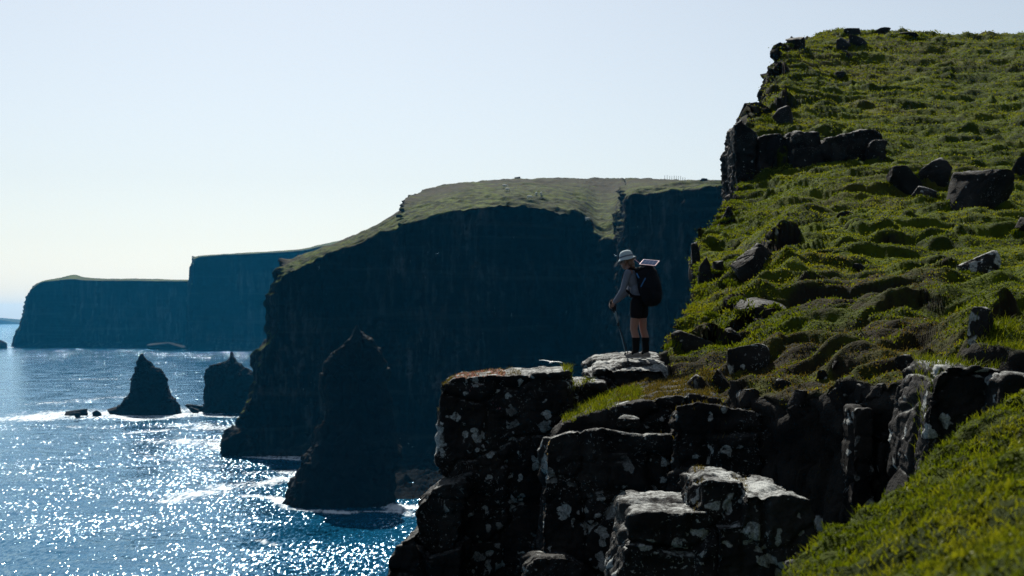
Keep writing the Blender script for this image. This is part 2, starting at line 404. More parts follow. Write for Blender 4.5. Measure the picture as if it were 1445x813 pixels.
# ================================================================== grass blades
def blades(name, pos, nor, length, width, tone, mat, lean=.35, kind='stuff', bend=True):
    """grass blades standing at the given points, all in one mesh"""
    n = len(pos); th = RNG.random(n)*2*np.pi
    side = np.c_[np.cos(th), np.sin(th), np.zeros(n)]
    up = nor*.35+np.array([0, 0, .75])+RNG.normal(size=(n, 3))*lean*np.array([1, 1, .3])+np.array([.12, -.05, 0])
    up /= np.linalg.norm(up, axis=1)[:, None]
    L = length[:, None]; w = width[:, None]
    droop = np.cross(side, np.array([0, 0, 1.0]))*np.sign(RNG.random((n, 1))-.5)
    b0 = pos-side*w*.5-nor*L*.06; b1 = pos+side*w*.5-nor*L*.06
    mid = pos+up*L*.55+droop*L*.08
    m0 = mid-side*w*.38; m1 = mid+side*w*.38
    tip = pos+up*L*.95+droop*L*.34-np.array([0, 0, 1])*L*.1
    V = np.stack([b0, b1, m1, m0, tip], 1).reshape(-1, 3)
    k = np.arange(n)[:, None]*5
    T = np.concatenate([k+np.array([[0, 1, 2]]), k+np.array([[0, 2, 3]]), k+np.array([[3, 2, 4]])])
    me = mesh_np(name, V, T, True); attr(me, 'tone', np.repeat(tone, 5))
    o = link(name, me, mat)
    if kind: tag(o, kind=kind)
    return o

# ================================================================== the near hillside
hp = []
def row(px, lst):
    for py, d in lst: hp.append(P(px, py, d))
far_list = [(515, 12), (492, 14), (440, 20), (402, 26), (352, 36), (302, 46), (250, 56), (200, 66), (150, 78), (100, 92), (52, 106)]
row(1445, far_list)
for py, d in far_list: hp.append(P(1445, py, d)+np.array([14, 0, .8]))
for py, d in far_list: hp.append(P(1445, py, d)+np.array([34, 0, 1.5]))
row(1300, [(545, 13.5), (515, 16), (470, 19), (425, 23), (385, 29), (345, 38), (300, 47), (250, 57), (200, 68), (150, 80), (100, 93), (52, 106)])
row(1150, [(548, 16), (520, 18), (480, 21), (440, 26), (400, 32), (350, 41), (300, 50), (262, 57), (235, 60), (185, 70), (150, 79), (100, 93), (50, 105)])
row(1040, [(556, 17), (510, 20), (470, 24), (430, 30), (390, 37), (350, 43), (300, 52), (282, 57)])
for px, py, d in [(930, 503, 22.5), (945, 482, 24), (968, 440, 29), (985, 395, 36), (978, 350, 44), (1003, 318, 50), (1040, 284, 57), (1050, 262, 62), (1060, 172, 70), (1072, 150, 74), (1090, 100, 86), (1102, 75, 93), (1135, 52, 102), (1195, 44, 107)]:
    hp.append(P(px, py, d))
for px in (1195, 1320, 1445, 1750):
    p = P(px, 48, 107); hp.append(p+np.array([0, 14, .6])); hp.append(p+np.array([0, 34, -2.5]))
hill_z = tps(np.array(hp), .004)

_ed = np.array([[11, 905], [20, 915], [22.5, 926], [24, 941], [26, 952], [29, 964], [33, 977], [36, 984], [40, 981], [44, 976], [50, 1001], [57, 1037], [61, 1046], [63, 1050], [70, 1057], [74, 1070], [86, 1088], [93, 1100], [102, 1130], [110, 1160], [125, 1190], [150, 1215]], float)
def edge_px(d): return np.interp(d, _ed[:, 0], _ed[:, 1])
_fr = np.array([[905, 23.5], [925, 23], [960, 20.5], [1000, 17.6], [1100, 16.2], [1200, 15.2], [1296, 14.4], [1335, 12.5], [1445, 11.6], [1700, 11], [2600, 11]], float)
def front_d(px): return np.interp(px, _fr[:, 0], _fr[:, 1])
SCARPS = [  # x0px, x1px, row at start, row at end, distance at start, at end, height, run-out behind
    (1055, 1250, 408, 402, 31.5, 32.5, .55, 3.5), (1030, 1175, 436, 428, 27.5, 28.5, .35, 2.5), (1100, 1360, 372, 358, 37, 39.5, .55, 5),
    (960, 1120, 473, 452, 24.2, 25.5, .45, 2.2), (1140, 1345, 462, 424, 20.6, 23, .16, 3), (1160, 1345, 520, 500, 16.6, 15.5, .14, 2.5),
    (1230, 1300, 332, 330, 42, 42, .3, 3), (1075, 1130, 392, 380, 37.5, 39, .7, 4), (1000, 1060, 300, 296, 53, 53, .5, 4),
    (1040, 1255, 255, 232, 61.5, 61.5, 1.0, 7), (1085, 1150, 160, 150, 75, 77, .7, 6), (1090, 1120, 118, 110, 85, 87, .9, 5),
    (1190, 1290, 130, 126, 86, 87, .25, 6), (1300, 1420, 190, 180, 70, 70, .3, 6), (1250, 1440, 275, 262, 53, 54, .4, 5), (1350, 1445, 480, 455, 15.5, 17, .3, 2),
    (985, 1030, 345, 340, 44, 45, .5, 4),
    (1000, 1190, 452, 436, 26, 27, .30, 1.8), (945, 1090, 492, 480, 22.8, 23.6, .32, 1.6), (1010, 1180, 510, 496, 19.6, 20.2, .18, 1.5), (1020, 1330, 534, 520, 17.3, 16.6, .13, 1.6), (1090, 1300, 388, 380, 34.5, 36, .3, 2.5), (1060, 1200, 420, 415, 29.4, 30, .28, 2),
    (1180, 1440, 345, 338, 41, 42, .25, 3), (1120, 1330, 320, 312, 46, 47, .22, 3)]
def scarps(x, y):
    z = np.zeros_like(x)
    qq = np.stack([x.ravel(), y.ravel(), 0*x.ravel()], 1); w1 = fbm(qq/.9+61, 4, .6).reshape(x.shape); w2 = fbm(qq/1.7+15, 2).reshape(x.shape)
    for a, b, ra, rb, da, db, h, run in SCARPS:
        if da > 30 and a > 1050 and h < .65: h *= .6
        pa, pb = P(a, ra, da), P(b, rb, db)
        t = (x-pa[0])/(pb[0]-pa[0])
        yl = pa[1]+(pb[1]-pa[1])*t+1.6*h*w1
        dy = y-yl
        prof = sstep(-.12*h-.03, .16*h+.03, dy)*np.exp(-np.clip(dy, 0, None)/run)-.35*np.exp(-(dy+.4*h)**2/(h*h*.5))
        z += h*prof*sstep(-.05, .18, t)*sstep(1.05, .82, t)*np.clip(.75+1.6*w2, .15, 1.5)
    return z
def hill_top(x, y):
    z = hill_z(x, y)
    d = np.hypot(x, y)
    q = np.stack([x.ravel(), y.ravel(), np.zeros(x.size)], 1)
    big = fbm(q/np.array([9, 7, 1]), 3).reshape(x.shape)*.75*sstep(12, 40, d)
    hum = fbm(q/np.array([2.6, 1.25, 1])+9, 4).reshape(x.shape)
    near = sstep(60, 20, d)
    z = z+big+hum*(.46+.02*near)
    # small sheep-track treads
    ph = z*1.5+fbm(q/np.array([5, 3.2, 1])+31, 3).reshape(x.shape)*1.7
    st = ph-np.floor(ph)
    z = z+(sstep(.0, .25, st)-st)*.46*(.35+.65*sstep(-.1, .35, fbm(q/11+3, 2).reshape(x.shape)))
    z += fbm(q/np.array([.62, .5, 1])+77, 3).reshape(x.shape)*.12*(.5+.5*near+.6*sstep(30, 80, d))
    z += (np.abs(perlin(q/np.array([.95, .6, 1])+23))-.25).reshape(x.shape)*.30
    return z+scarps(x, y)
NC, NR = 560, 830           # columns left to right, rows near to far
NK, NF = 70, 95             # cliff columns, front wall rows
u = np.linspace(0, 1, NC)**1.45
v = np.linspace(0, 1, NR)
DMAX = 150.0
pxu = 925+(2300-925)*u
d0 = front_d(pxu)
Dg = d0[:, None]*(DMAX/d0[:, None])**v[None]
pl = edge_px(Dg); pr = 2300+0*Dg
PX = pl+(pr-pl)*u[:, None]
X = (PX-CX)/FPX*Dg; Y = Dg.copy()
Z = hill_top(X, Y)
top = np.stack([X, Y, Z], -1)                       # NC x NR x 3
# round the seaward lip and drop down the cliff
lip = np.exp(-((X-X[:1])/.35)**2)*.22; top[..., 2] -= lip
k = np.linspace(0, 1, NK+1)[1:]**1.6
cl = []
lipz = top[0, :, 2]
for f in k:
    dz = f*np.clip(lipz+1.5, 0, None)
    c = np.stack([top[0, :, 0]+.10*np.minimum(dz, 3)-.16*np.clip(dz-4, 0, None), top[0, :, 1]-.05*dz*0, lipz-dz], -1); cl.append(c)
cl = np.array(cl[::-1])                             # sea .. lip
A = np.concatenate([cl, top], 0)                    # (NK+NC) x NR
# front wall of the gully under the first row
kf = np.linspace(0, 1, NF+1)[1:]**1.15
fw = []
for f in kf:
    dz = f*9.0
    base = A[:, 0].copy(); hgt = np.minimum(dz, np.clip(base[:, 2]+1.5, 0, None))
    base[:, 1] -= .05*hgt+.10*sstep(0, .3, np.full(len(base), dz)); base[:, 2] -= hgt; fw.append(base)
fw = np.array(fw[::-1]).transpose(1, 0, 2)
A = np.concatenate([fw, A], 1)
rockm = np.zeros(A.shape[:2]); rockm[:NK] = 1; rockm[:, :NF] = 1
rockm[NK:NK+6, NF:] = np.linspace(.8, 0, 6)[:, None]; rockm[NK:, NF:NF+4] = np.maximum(rockm[NK:, NF:NF+4], np.linspace(.9, .1, 4)[None])
SN = np.abs(grid_normals(A)[..., 2]); SN = sum(np.roll(np.roll(SN, a_, 0), b_, 1) for a_ in (-3, -1, 0, 1, 3) for b_ in (-1, 0, 1))/15
rockm[NK:, NF:] = np.maximum(rockm[NK:, NF:], .75*sstep(.62, .40, SN[NK:, NF:])*(A[NK:, NF:, 1] > 19))
N = grid_normals(A)
if N[NK+50:, NF+50:, 2].mean() < 0: N = -N
flat = A.reshape(-1, 3); rk = rockm.ravel()
ii = np.where(rk > 0)[0]
q = flat[ii]
cr_ = np.zeros(A.shape[:2]); cr_[NK:NK+26, NF:] = (1-np.linspace(0, 1, 26)**1.5)[:, None]; cr_[max(0, NK-45):NK, NF:] = 1
cr_ *= (sstep(66, 72, A[..., 1])*sstep(112, 104, A[..., 1])); rk = np.maximum(rk, (cr_.ravel() > .35)*np.clip(cr_.ravel()*1.4, 0, 1)*.9)
ii = np.where(rk > 0)[0]; q = flat[ii]; crk = cr_.ravel()[ii]
f1, f2, cell = worley(q/np.array([.75, .75, .42]))
disp = (.16*(cell-.5)-.10*np.exp(-((f2-f1)/.05)**2)+.16*fbm(q/np.array([.6, .6, .35]), 4))
f1, f2, cell = worley(q/np.array([2.6, 2.6, 1.9])+4)
disp += .30*(cell-.5)-.10*np.exp(-((f2-f1)/.03)**2)
h1, h2, hc = worley(q/np.array([2.6, 2.6, 3.2])+9)
h3, h4, hd_ = worley(q/np.array([1.1, 1.1, 1.2])+2)
disp += crk*(1.7*(hc-.45)-.3*np.exp(-((h2-h1)/.06)**2)+.6*(hd_-.5)+.5*fbm(q/1.3, 3))
flat[ii] += N.reshape(-1, 3)[ii]*(disp*rk[ii])[:, None]
A = flat.reshape(A.shape)
F = grid_faces(*A.shape[:2])
me = mesh_np('hillside', A.reshape(-1, 3), F, up=1)
attr(me, 'rock', rk); HZ = grid_normals(A)[..., 2]; HZ = np.abs(HZ); HZ = sum(np.roll(np.roll(HZ, a_, 0), b_, 1) for a_ in (-2, -1, 0, 1, 2) for b_ in (-1, 0, 1))/15; attr(me, 'steep', 1-HZ.ravel())
pxa = A[..., 0]/np.maximum(A[..., 1], 1)*FPX+CX
bq = A.reshape(-1, 3)
BARE = sstep(36, 27, A[..., 1])*sstep(1390, 1290, pxa)*sstep(-.35, .25, fbm(bq/np.array([2.6, 1.7, 1])+40, 3).reshape(A.shape[:2])+.45*sstep(24, 17, A[..., 1])); BARE[:, :NF] = 0; attr(me, 'bare', BARE)  # thin-grassed zone beyond the hiker, part dark soil and part painted shade
hill = link('hillside', me, M_HILL); tag(hill, kind='structure')
HN = grid_normals(A)
if HN[NK+50:, NF+50:, 2].mean() < 0: HN = -HN
TOPA, TOPN, TOPB = A[NK:, NF:], HN[NK:, NF:], BARE[NK:, NF:]
def ground(x, y):
    """height of the hillside at a point"""
    return float(hill_top(np.array([x], float), np.array([y], float))[0])

# grass on the hillside
def hill_grass(n, mat, name, len_a, len_b, tonebias=0, patch=None, bare=False):
    cmax = int(np.searchsorted(pxu, 1750))
    i = RNG.integers(2, cmax, n); j = RNG.integers(2, NR-120, n)
    p = TOPA[i, j]+RNG.normal(size=(n, 3))*np.array([1, 1, 0])*(TOPA[i, j, 1:2]*.0015)
    nn = TOPN[i, j]
    dens = fbm(p/np.array([1.1, .8, 1]), 3)
    ok = (nn[:, 2] > np.where(p[:, 1] < 27, .48, .58)+.12*RNG.random(n)) & (dens > -.55+.35*RNG.random(n))
    ok &= (RNG.random(n) > .88*TOPB[i, j]) if not bare else ((TOPB[i, j] > .25) & (nn[:, 2] > .35))
    if patch is not None: ok &= fbm(p/3.1+50, 2) > patch
    p, nn, dens = p[ok], nn[ok], dens[ok]; d = p[:, 1]
    L = (len_a+len_b*d)*.42*(.55+.6*RNG.random(len(p)))*(1+.9*np.clip(dens, -.4, .6))
    w = .0045+.0009*d
    big = fbm(p/np.array([14, 10, 4]), 3)
    tone = np.clip(.62+.11*RNG.normal(size=len(p))+.6*big+.75*dens+tonebias, 0, 1)
    return blades(name, p, nn, L, w, tone, mat)
hill_grass(380000, M_BLADE, 'grass', .05, .0014)
hill_grass(70000, M_BLADE, 'grass', .13, .0017, -.12, .12)

hill_grass(160000, M_MOSS, 'dry_grass', .035, .0005, -.15, None, True)

# ================================================================== the foreground bank
bp = [P(1445, 813, 3.5), P(1300, 813, 5), P(1150, 813, 6.5), P(1112, 813, 6.85), P(1162, 770, 7.2), P(1250, 716, 7.8), P(1332, 638, 8.4), P(1392, 598, 8.8), P(1445, 558, 9.2), P(1600, 465, 10),
      P(1445, 700, 5.5), P(1300, 720, 6.5), P(1400, 650, 7.6), np.array([0, 0, EYE-1.55]), np.array([1.2, .8, EYE-.95]), np.array([2.5, 1, EYE-.25]), np.array([5, 1.5, EYE+.7]), np.array([6, 8, EYE+.35]), np.array([9, 5, EYE+1.6]), np.array([-1, -3, EYE-1.8])]
bank_z = tps(np.array(bp), .003)
_be = np.array([[-4, -1.6], [0, -1.0], [3, .2], [5, .85], [6.85, 1.335], [7.2, 1.58], [7.8, 2.06], [8.4, 2.56], [8.8, 2.95], [9.2, 3.32], [10, 4.4], [10.8, 5.8], [11.6, 8]])
def bank(x, y):
    z = bank_z(x, y)
    q = np.stack([x.ravel(), y.ravel(), 0*x.ravel()], 1)
    z = z+(fbm(q/.9+5, 3)*.13+fbm(q/.25+8, 3)*.12).reshape(x.shape)
    xe = np.interp(y, _be[:, 0], _be[:, 1])
    s = np.clip((xe-x)*.75+.02, 0, None)
    return z-1.6*s*s/(s+.12)
bx = np.linspace(-3.2, 9, 470); by = np.concatenate([np.linspace(-3, 3, 60), np.linspace(3.03, 11.6, 420)])
BX, BY = np.meshgrid(bx, by, indexing='ij'); BZ = np.maximum(bank(BX, BY), EYE-9)
G = np.stack([BX, BY, BZ], -1)
me = mesh_np('grassy_bank', G.reshape(-1, 3), grid_faces(*BX.shape), up=1); attr(me, 'rock', np.zeros(BX.size)); attr(me, 'steep', np.zeros(BX.size)); attr(me, 'bare', np.zeros(BX.size))
tag(link('grassy_bank', me, M_BANK), kind='structure')
BN = grid_normals(G)
if BN[..., 2].mean() < 0: BN = -BN
def bank_grass(n, name, mat, La, Lb, wa, wb, bias, patch=None):
    i = RNG.integers(100, 469, n); j = RNG.integers(62, 470, n)
    p = G[i, j]+RNG.normal(size=(n, 3))*np.array([.013, .013, 0]); nn = BN[i, j]
    xe = np.interp(p[:, 1], _be[:, 0], _be[:, 1])
    clump = fbm(p/.23+3, 3)
    ok = (p[:, 0] > xe-.35) & (nn[:, 2] > .3) & (clump > -.48+.35*RNG.random(n)) & (p[:, 0] < .50*p[:, 1]+2.6)
    if patch is not None: ok &= fbm(p/.5+20, 2) > patch
    p, nn, clump = p[ok], nn[ok], clump[ok]; m = len(p)
    L = (La+Lb*RNG.random(m))*(1+1.0*np.clip(clump, -.45, .6))
    tone = np.clip(.62+.12*RNG.normal(size=m)+.45*fbm(p/1.1, 2)+.75*clump+bias, 0, 1)
    blades(name, p, nn, L, wa+wb*RNG.random(m), tone, mat, lean=.5)
bank_grass(270000, 'grass', M_BLADE, .018, .032, .004, .005, 0)
bank_grass(26000, 'grass', M_BLADE, .04, .06, .003, .004, .10, .12)
bank_grass(150000, 'ground_cover', M_BLADE, .012, .022, .010, .014, -.02, -.15)

# ================================================================== headlands: slices from the sea over the top and down behind
def headland(name, slices, segs, ns, mat, amp, flute, cliffrows, label=None, crown_noise=(12, .8), seed=0, crags=0):
    """slices: list of K points each; segs: samples in each of the K-1 spans; cliffrows: spans that are bare rock"""
    S = np.array(slices, float)
    C = catmull(S, ns)
    cols, rock = [], []
    for a in range(S.shape[1]-1):
        for f in np.linspace(0, 1, segs[a], endpoint=False):
            cols.append(C[:, a]*(1-f)+C[:, a+1]*f); rock.append(1.0 if a in cliffrows else 0.0)
    cols.append(C[:, -1]); rock.append(1.0)
    G = np.stack(cols, 1); rk = np.tile(np.array(rock), (ns, 1))
    nrm = grid_normals(G)
    if nrm[ns//2, int(np.argmax(np.array(rock) < .5)) if min(rock) < .5 else G.shape[1]//2, 2] < 0: nrm = -nrm
    q = G.reshape(-1, 3); n = nrm.reshape(-1, 3)
    steep = sstep(.75, .35, np.abs(n[:, 2]))
    fl = fbm(q/np.array([flute, flute, flute*7])+seed, 5)
    fl2 = fbm(q/np.array([flute*4, flute*4, flute*9])+seed+7, 3)
    stv = fbm(q/np.array([flute*9, flute*9, flute*.55])+seed+3, 4)
    g = fbm(q/(flute*1.4)+seed, 4)
    fl3 = fbm(q/np.array([flute*13, flute*13, flute*30])+seed+5, 3)
    d = amp*(fl3*1.3+fl*.9+fl2*2.2+stv*.3+g*.6)*(.12+.88*steep)
    ridge_ = np.tile(np.concatenate([np.linspace(1, .25, sum(segs[:5])) if len(segs) > 5 else np.ones(0), np.full(G.shape[1]-(sum(segs[:5]) if len(segs) > 5 else 0), .25)]), (ns, 1)).ravel()
    d2 = ridge_*crown_noise[1]*(fbm(q/crown_noise[0]+seed+11, 5)+.45*fbm(q/(crown_noise[0]*.22)+seed, 4))*(1-steep)
    hv = np.concatenate([np.full(segs[a], 0 if a <= 3 else 1.0) if a != 4 else np.linspace(0, 1, segs[a]) for a in range(len(segs))]+[np.ones(1)]) if len(segs) > 5 else np.full(G.shape[1], .5)
    if crags:
        ph = q[:, 1]/24+1.4*fbm(q/np.array([45, 30, 30])+seed+2, 3); fr = ph-np.floor(ph)
        d2 += ridge_*crags*(sstep(0, .16, fr)-fr)*(1-steep)*sstep(-.25, .3, fbm(q/np.array([50, 35, 35])+seed+19, 2))
    q = q+n*d[:, None]; q[:, 2] += d2
    me = mesh_np(name, q, grid_faces(*G.shape[:2]), up=1); attr(me, 'rock', np.clip(rk.ravel()*1.0, 0, 1))
    attr(me, 'heath', np.tile(np.clip(hv*1.5, 0, 1), (ns, 1)).ravel())
    o = link(name, me, mat); tag(o, kind='structure')
    return o, q.reshape(G.shape)
def sea_pt(px, d): p = P(px, 0, d); p[2] = -2.5; return p
def lerp(a, b, f): return a*(1-f)+b*f
tab = [  # column, base distance, (edge row, distance), (crown row, distance), (ridge row, distance), back distance
 (310, 612, (629, 614), (629, 618), (629, 622), 628), (326, 604, (612, 613), (610, 618), (610, 624), 634), (341, 600, (595, 612), (593, 618), (593, 625), 642),
 (357, 596, (560, 614), (557, 620), (557, 630), 650), (362, 596, (523, 616), (519, 621), (519, 632), 654), (366, 596, (502, 618), (498, 624), (498, 635), 658), (384, 597, (474, 622), (471, 628), (471, 641), 668), (388, 598, (430, 626), (424, 634), (423, 645), 680),
 (396, 599, (398, 627), (391, 638), (390, 650), 690), (408, 600, (384, 628), (374, 642), (371, 658), 705), (425, 602, (376, 632), (366, 650), (361, 682), 740), (452, 603, (364, 632), (354, 658), (350, 692), 760),
 (480, 604, (353, 632), (345, 665), (341, 702), 780), (530, 604, (336, 632), (324, 670), (316, 715), 800), (566, 604, (320, 632), (306, 672), (296, 715), 820), (572, 604, (317, 632), (300, 674), (281, 718), 820),
 (600, 604, (309, 632), (290, 690), (268, 770), 850), (650, 604, (299, 632), (277, 700), (258, 800), 880), (700, 606, (292, 634), (272, 710), (253.5, 840), 900), (750, 610, (294, 640), (273, 720), (252.5, 850), 920),
 (800, 616, (302, 655), (276, 730), (252, 850), 920), (826, 618, (309, 664), (282, 730), (252, 850), 920), (846, 606, (336, 646), (303, 700), (252, 850), 920), (866, 590, (338, 634), (304, 690), (252.5, 850), 920),
 (880, 574, (332, 600), (296, 650), (253, 840), 920), (886, 566, (283, 586), (273, 640), (253, 830), 910), (920, 556, (271, 576), (266, 640), (253, 820), 900), (965, 545, (269, 565), (261, 640), (254.5, 800), 880), (1010, 532, (264, 550), (260, 630), (256, 790), 870), (1060, 515, (262, 535), (259, 620), (257, 780), 860), (1160, 490, (258, 510), (255, 600), (253, 760), 840), (1300, 450, (255, 470), (250, 560), (247, 720), 800)]
sl = []
for px, db, (er, de), (cr, dc), (rr, dr), bk in tab:
    b = sea_pt(px, db); e = P(px, er, de); c = P(px, cr, dc); r = P(px, rr, dr)
    sh = np.array([0, -1.0, 0])*min(14, .16*(e[2]+2.5))
    m1 = lerp(b, e, .12)+np.array([0, de-db, 0])*.35; m2 = lerp(b, e, .55)+np.array([0, de-db, 0])*.22
    fb = sea_pt(px, bk); m3 = lerp(r, fb, .35); m3[2] = lerp(r, fb, .12)[2]
    sl.append([b, m1, m2, e, c, r, m3, fb])
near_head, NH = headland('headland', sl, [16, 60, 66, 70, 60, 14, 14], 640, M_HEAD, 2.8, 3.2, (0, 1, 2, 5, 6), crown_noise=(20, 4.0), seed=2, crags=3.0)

def far_cliff(name, tab, mat, seed):
    sl = []
    for px, db, er, de, rr, dr, bk in tab:
        b = sea_pt(px, db); e = P(px, er, de); r = P(px, rr, dr); fb = sea_pt(px, bk); m = lerp(r, fb, .5); m[2] = lerp(r, fb, .2)[2]
        sl.append([b, lerp(b, e, .10)+np.array([0, 14, 0])*min(1, e[2]/80), lerp(b, e, .6)+np.array([0, 8, 0])*min(1, e[2]/80), e, r, m, fb])
    return headland(name, sl, [8, 40, 40, 12, 8, 8], 380, mat, 6, 14, (0, 1, 2, 4, 5), crown_noise=(60, 2.0), seed=seed)
B = 2660
far_cliff('headland', [(17, B-10, 489, B, 489, B+20, B+60), (24, B-20, 468, B+6, 467, B+50, B+120), (31, B-20, 450, B+10, 449, B+80, B+200), (38, B-20, 428, B+14, 427, B+100, B+300), (46, B-20, 409, B+16, 408, B+130, B+400), (58, B-20, 399, B+18, 397.5, B+200, B+500),
     (80, B-20, 396, B+20, 392.5, B+220, B+600), (104, B-18, 394.5, B+20, 387.5, B+230, B+600), (122, B-20, 396, B+18, 391.5, B+230, B+600), (160, B-24, 396, B+15, 393.5, B+230, B+600), (210, B-24, 396.5, B+15, 394, B+230, B+600), (265, B-10, 397, B+25, 395, B+230, B+600), (320, B+10, 397, B+40, 395, B+230, B+600)], M_FAR, 21)
B = 2500
far_cliff('headland', [(261, B+20, 494, B+24, 494, B+30, B+60), (264, B-4, 470, B+14, 469, B+40, B+100), (267, B-10, 440, B+8, 439, B+60, B+150), (271, B-12, 400, B+6, 399, B+80, B+250), (273.5, B-14, 372, B+6, 370, B+90, B+300), (278, B-16, 364, B+8, 362, B+120, B+400), (300, B-24, 361, B+6, 359.5, B+200, B+500),
     (350, B-30, 358.5, B+2, 356.5, B+200, B+500), (420, B-30, 354, B+6, 352, B+200, B+500), (450, B-30, 349, B+8, 346, B+220, B+500), (490, B-30, 342, B+8, 337, B+240, B+500), (540, B-30, 338, B+8, 330, B+240, B+500), (640, B-30, 336, B+8, 325, B+240, B+500), (760, B-30, 336, B+8, 330, B+240, B+500)], M_FAR, 33)

# a low island on the horizon
isl = []
for px, h in [(-260, 2), (-160, 30), (-60, 42), (-10, 30), (10, 20), (22, 10), (28, 2)]:
    d = 9500; b = sea_pt(px, d); e = b.copy(); e[1] += 60; e[2] = h; r = b.copy(); r[1] += 500; r[2] = h*1.05; fb = sea_pt(px, d+1200)
    isl.append([b, e, r, fb])
headland('island', isl, [6, 6, 6], 90, M_FAR, 3, 60, (0, 2), crown_noise=(200, 3), seed=4)

# ================================================================== the sea
rows_ = 120000/np.concatenate([np.linspace(9.0, 60, 170), np.linspace(60.5, 460, 640), np.geomspace(462, 24000, 26)])
ang = np.concatenate([np.linspace(-180, -24, 26)[:-1], np.linspace(-24, 0, 640)[:-1], np.linspace(0, 22, 70)[:-1], np.linspace(22, 180, 22)[:-1]])
RR, AA = np.meshgrid(rows_, np.radians(ang), indexing='ij')
SX, SY = RR*np.sin(AA), RR*np.cos(AA)
q = np.stack([SX.ravel(), SY.ravel(), 0*SX.ravel()], 1)
fade = sstep(1500, 500, RR.ravel())*sstep(60, 150, RR.ravel())
wz = (fbm(q/np.array([26, 13, 1]), 2)*.55+fbm(q/np.array([7, 4.2, 1])+5, 2)*.30)*fade
foam = np.zeros(len(q))
def seg_foam(pts, w, s=1.0):
    """a drift of foam along points (photo column, photo row) on the water, w metres wide"""
    global foam
    W_ = []
    for px, py in pts:
        d = EYE*FPX/(py-HY); W_.append(P(px, py, d)[:2])
    best = np.full(len(q), 9.0)
    for a, b in zip(W_, W_[1:]):
        ab = b-a; t = np.clip(((q[:, :2]-a) @ ab)/(ab @ ab), 0, 1)
        dd = np.linalg.norm(q[:, :2]-(a+t[:, None]*ab), axis=1)/w
        best = np.minimum(best, dd)
    foam = np.maximum(foam, s*np.exp(-best**2))
seg_foam([(238, 708), (268, 698), (320, 688), (404, 676)], 10, .85); seg_foam([(355, 700), (420, 706), (480, 712), (600, 716)], 5, 1.0); seg_foam([(180, 611), (250, 606), (335, 600)], 9, .75)
seg_foam([(45, 590), (110, 583), (180, 586), (250, 584), (300, 577)], 34, 1.0); seg_foam([(200, 640), (260, 652), (330, 660)], 7, .55); seg_foam([(230, 622), (300, 624), (340, 634)], 18, .8); seg_foam([(260, 600), (330, 606), (350, 600)], 20, .7); seg_foam([(330, 668), (400, 664), (430, 672)], 8, .7)
seg_foam([(60, 570), (140, 562), (190, 560)], 20, .55); seg_foam([(255, 580), (370, 575)], 14, .9); seg_foam([(310, 634), (340, 642), (430, 646)], 6, .9); seg_foam([(0, 606), (90, 602), (150, 604)], 9, .5)
seg_foam([(15, 490), (140, 489), (260, 488), (380, 492)], 26, 1.0); seg_foam([(105, 535), (182, 535)], 12, .6); seg_foam([(240, 668), (290, 672), (340, 664)], 5, .5); seg_foam([(370, 762), (385, 768)], 2.5, .6); seg_foam([(40, 740), (120, 748)], 3, .35)
seg_foam([(545, 712), (610, 735)], 4, .8); seg_foam([(390, 704), (402, 716), (440, 721), (490, 723), (560, 722)], 3.5, 1.0); seg_foam([(158, 588), (200, 593), (256, 588)], 9, 1.0); seg_foam([(302, 632), (330, 641), (380, 647), (470, 650)], 4.5, 1.0); seg_foam([(283, 586), (330, 589), (372, 587)], 8, .9)
calm = sstep(700, 1100, RR.ravel())*sstep(2300, 1700, RR.ravel())*.8
V = q.copy(); V[:, 2] = wz
nr, na = RR.shape
Fs = grid_faces(na, nr, True)
V = V.reshape(nr, na, 3).transpose(1, 0, 2).reshape(-1, 3)
me = mesh_np('sea', V, Fs, up=1); attr(me, 'foam', foam.reshape(nr, na).T.ravel()); attr(me, 'calm', calm.reshape(nr, na).T.ravel())
tag(link('sea', me, M_SEA), kind='structure')
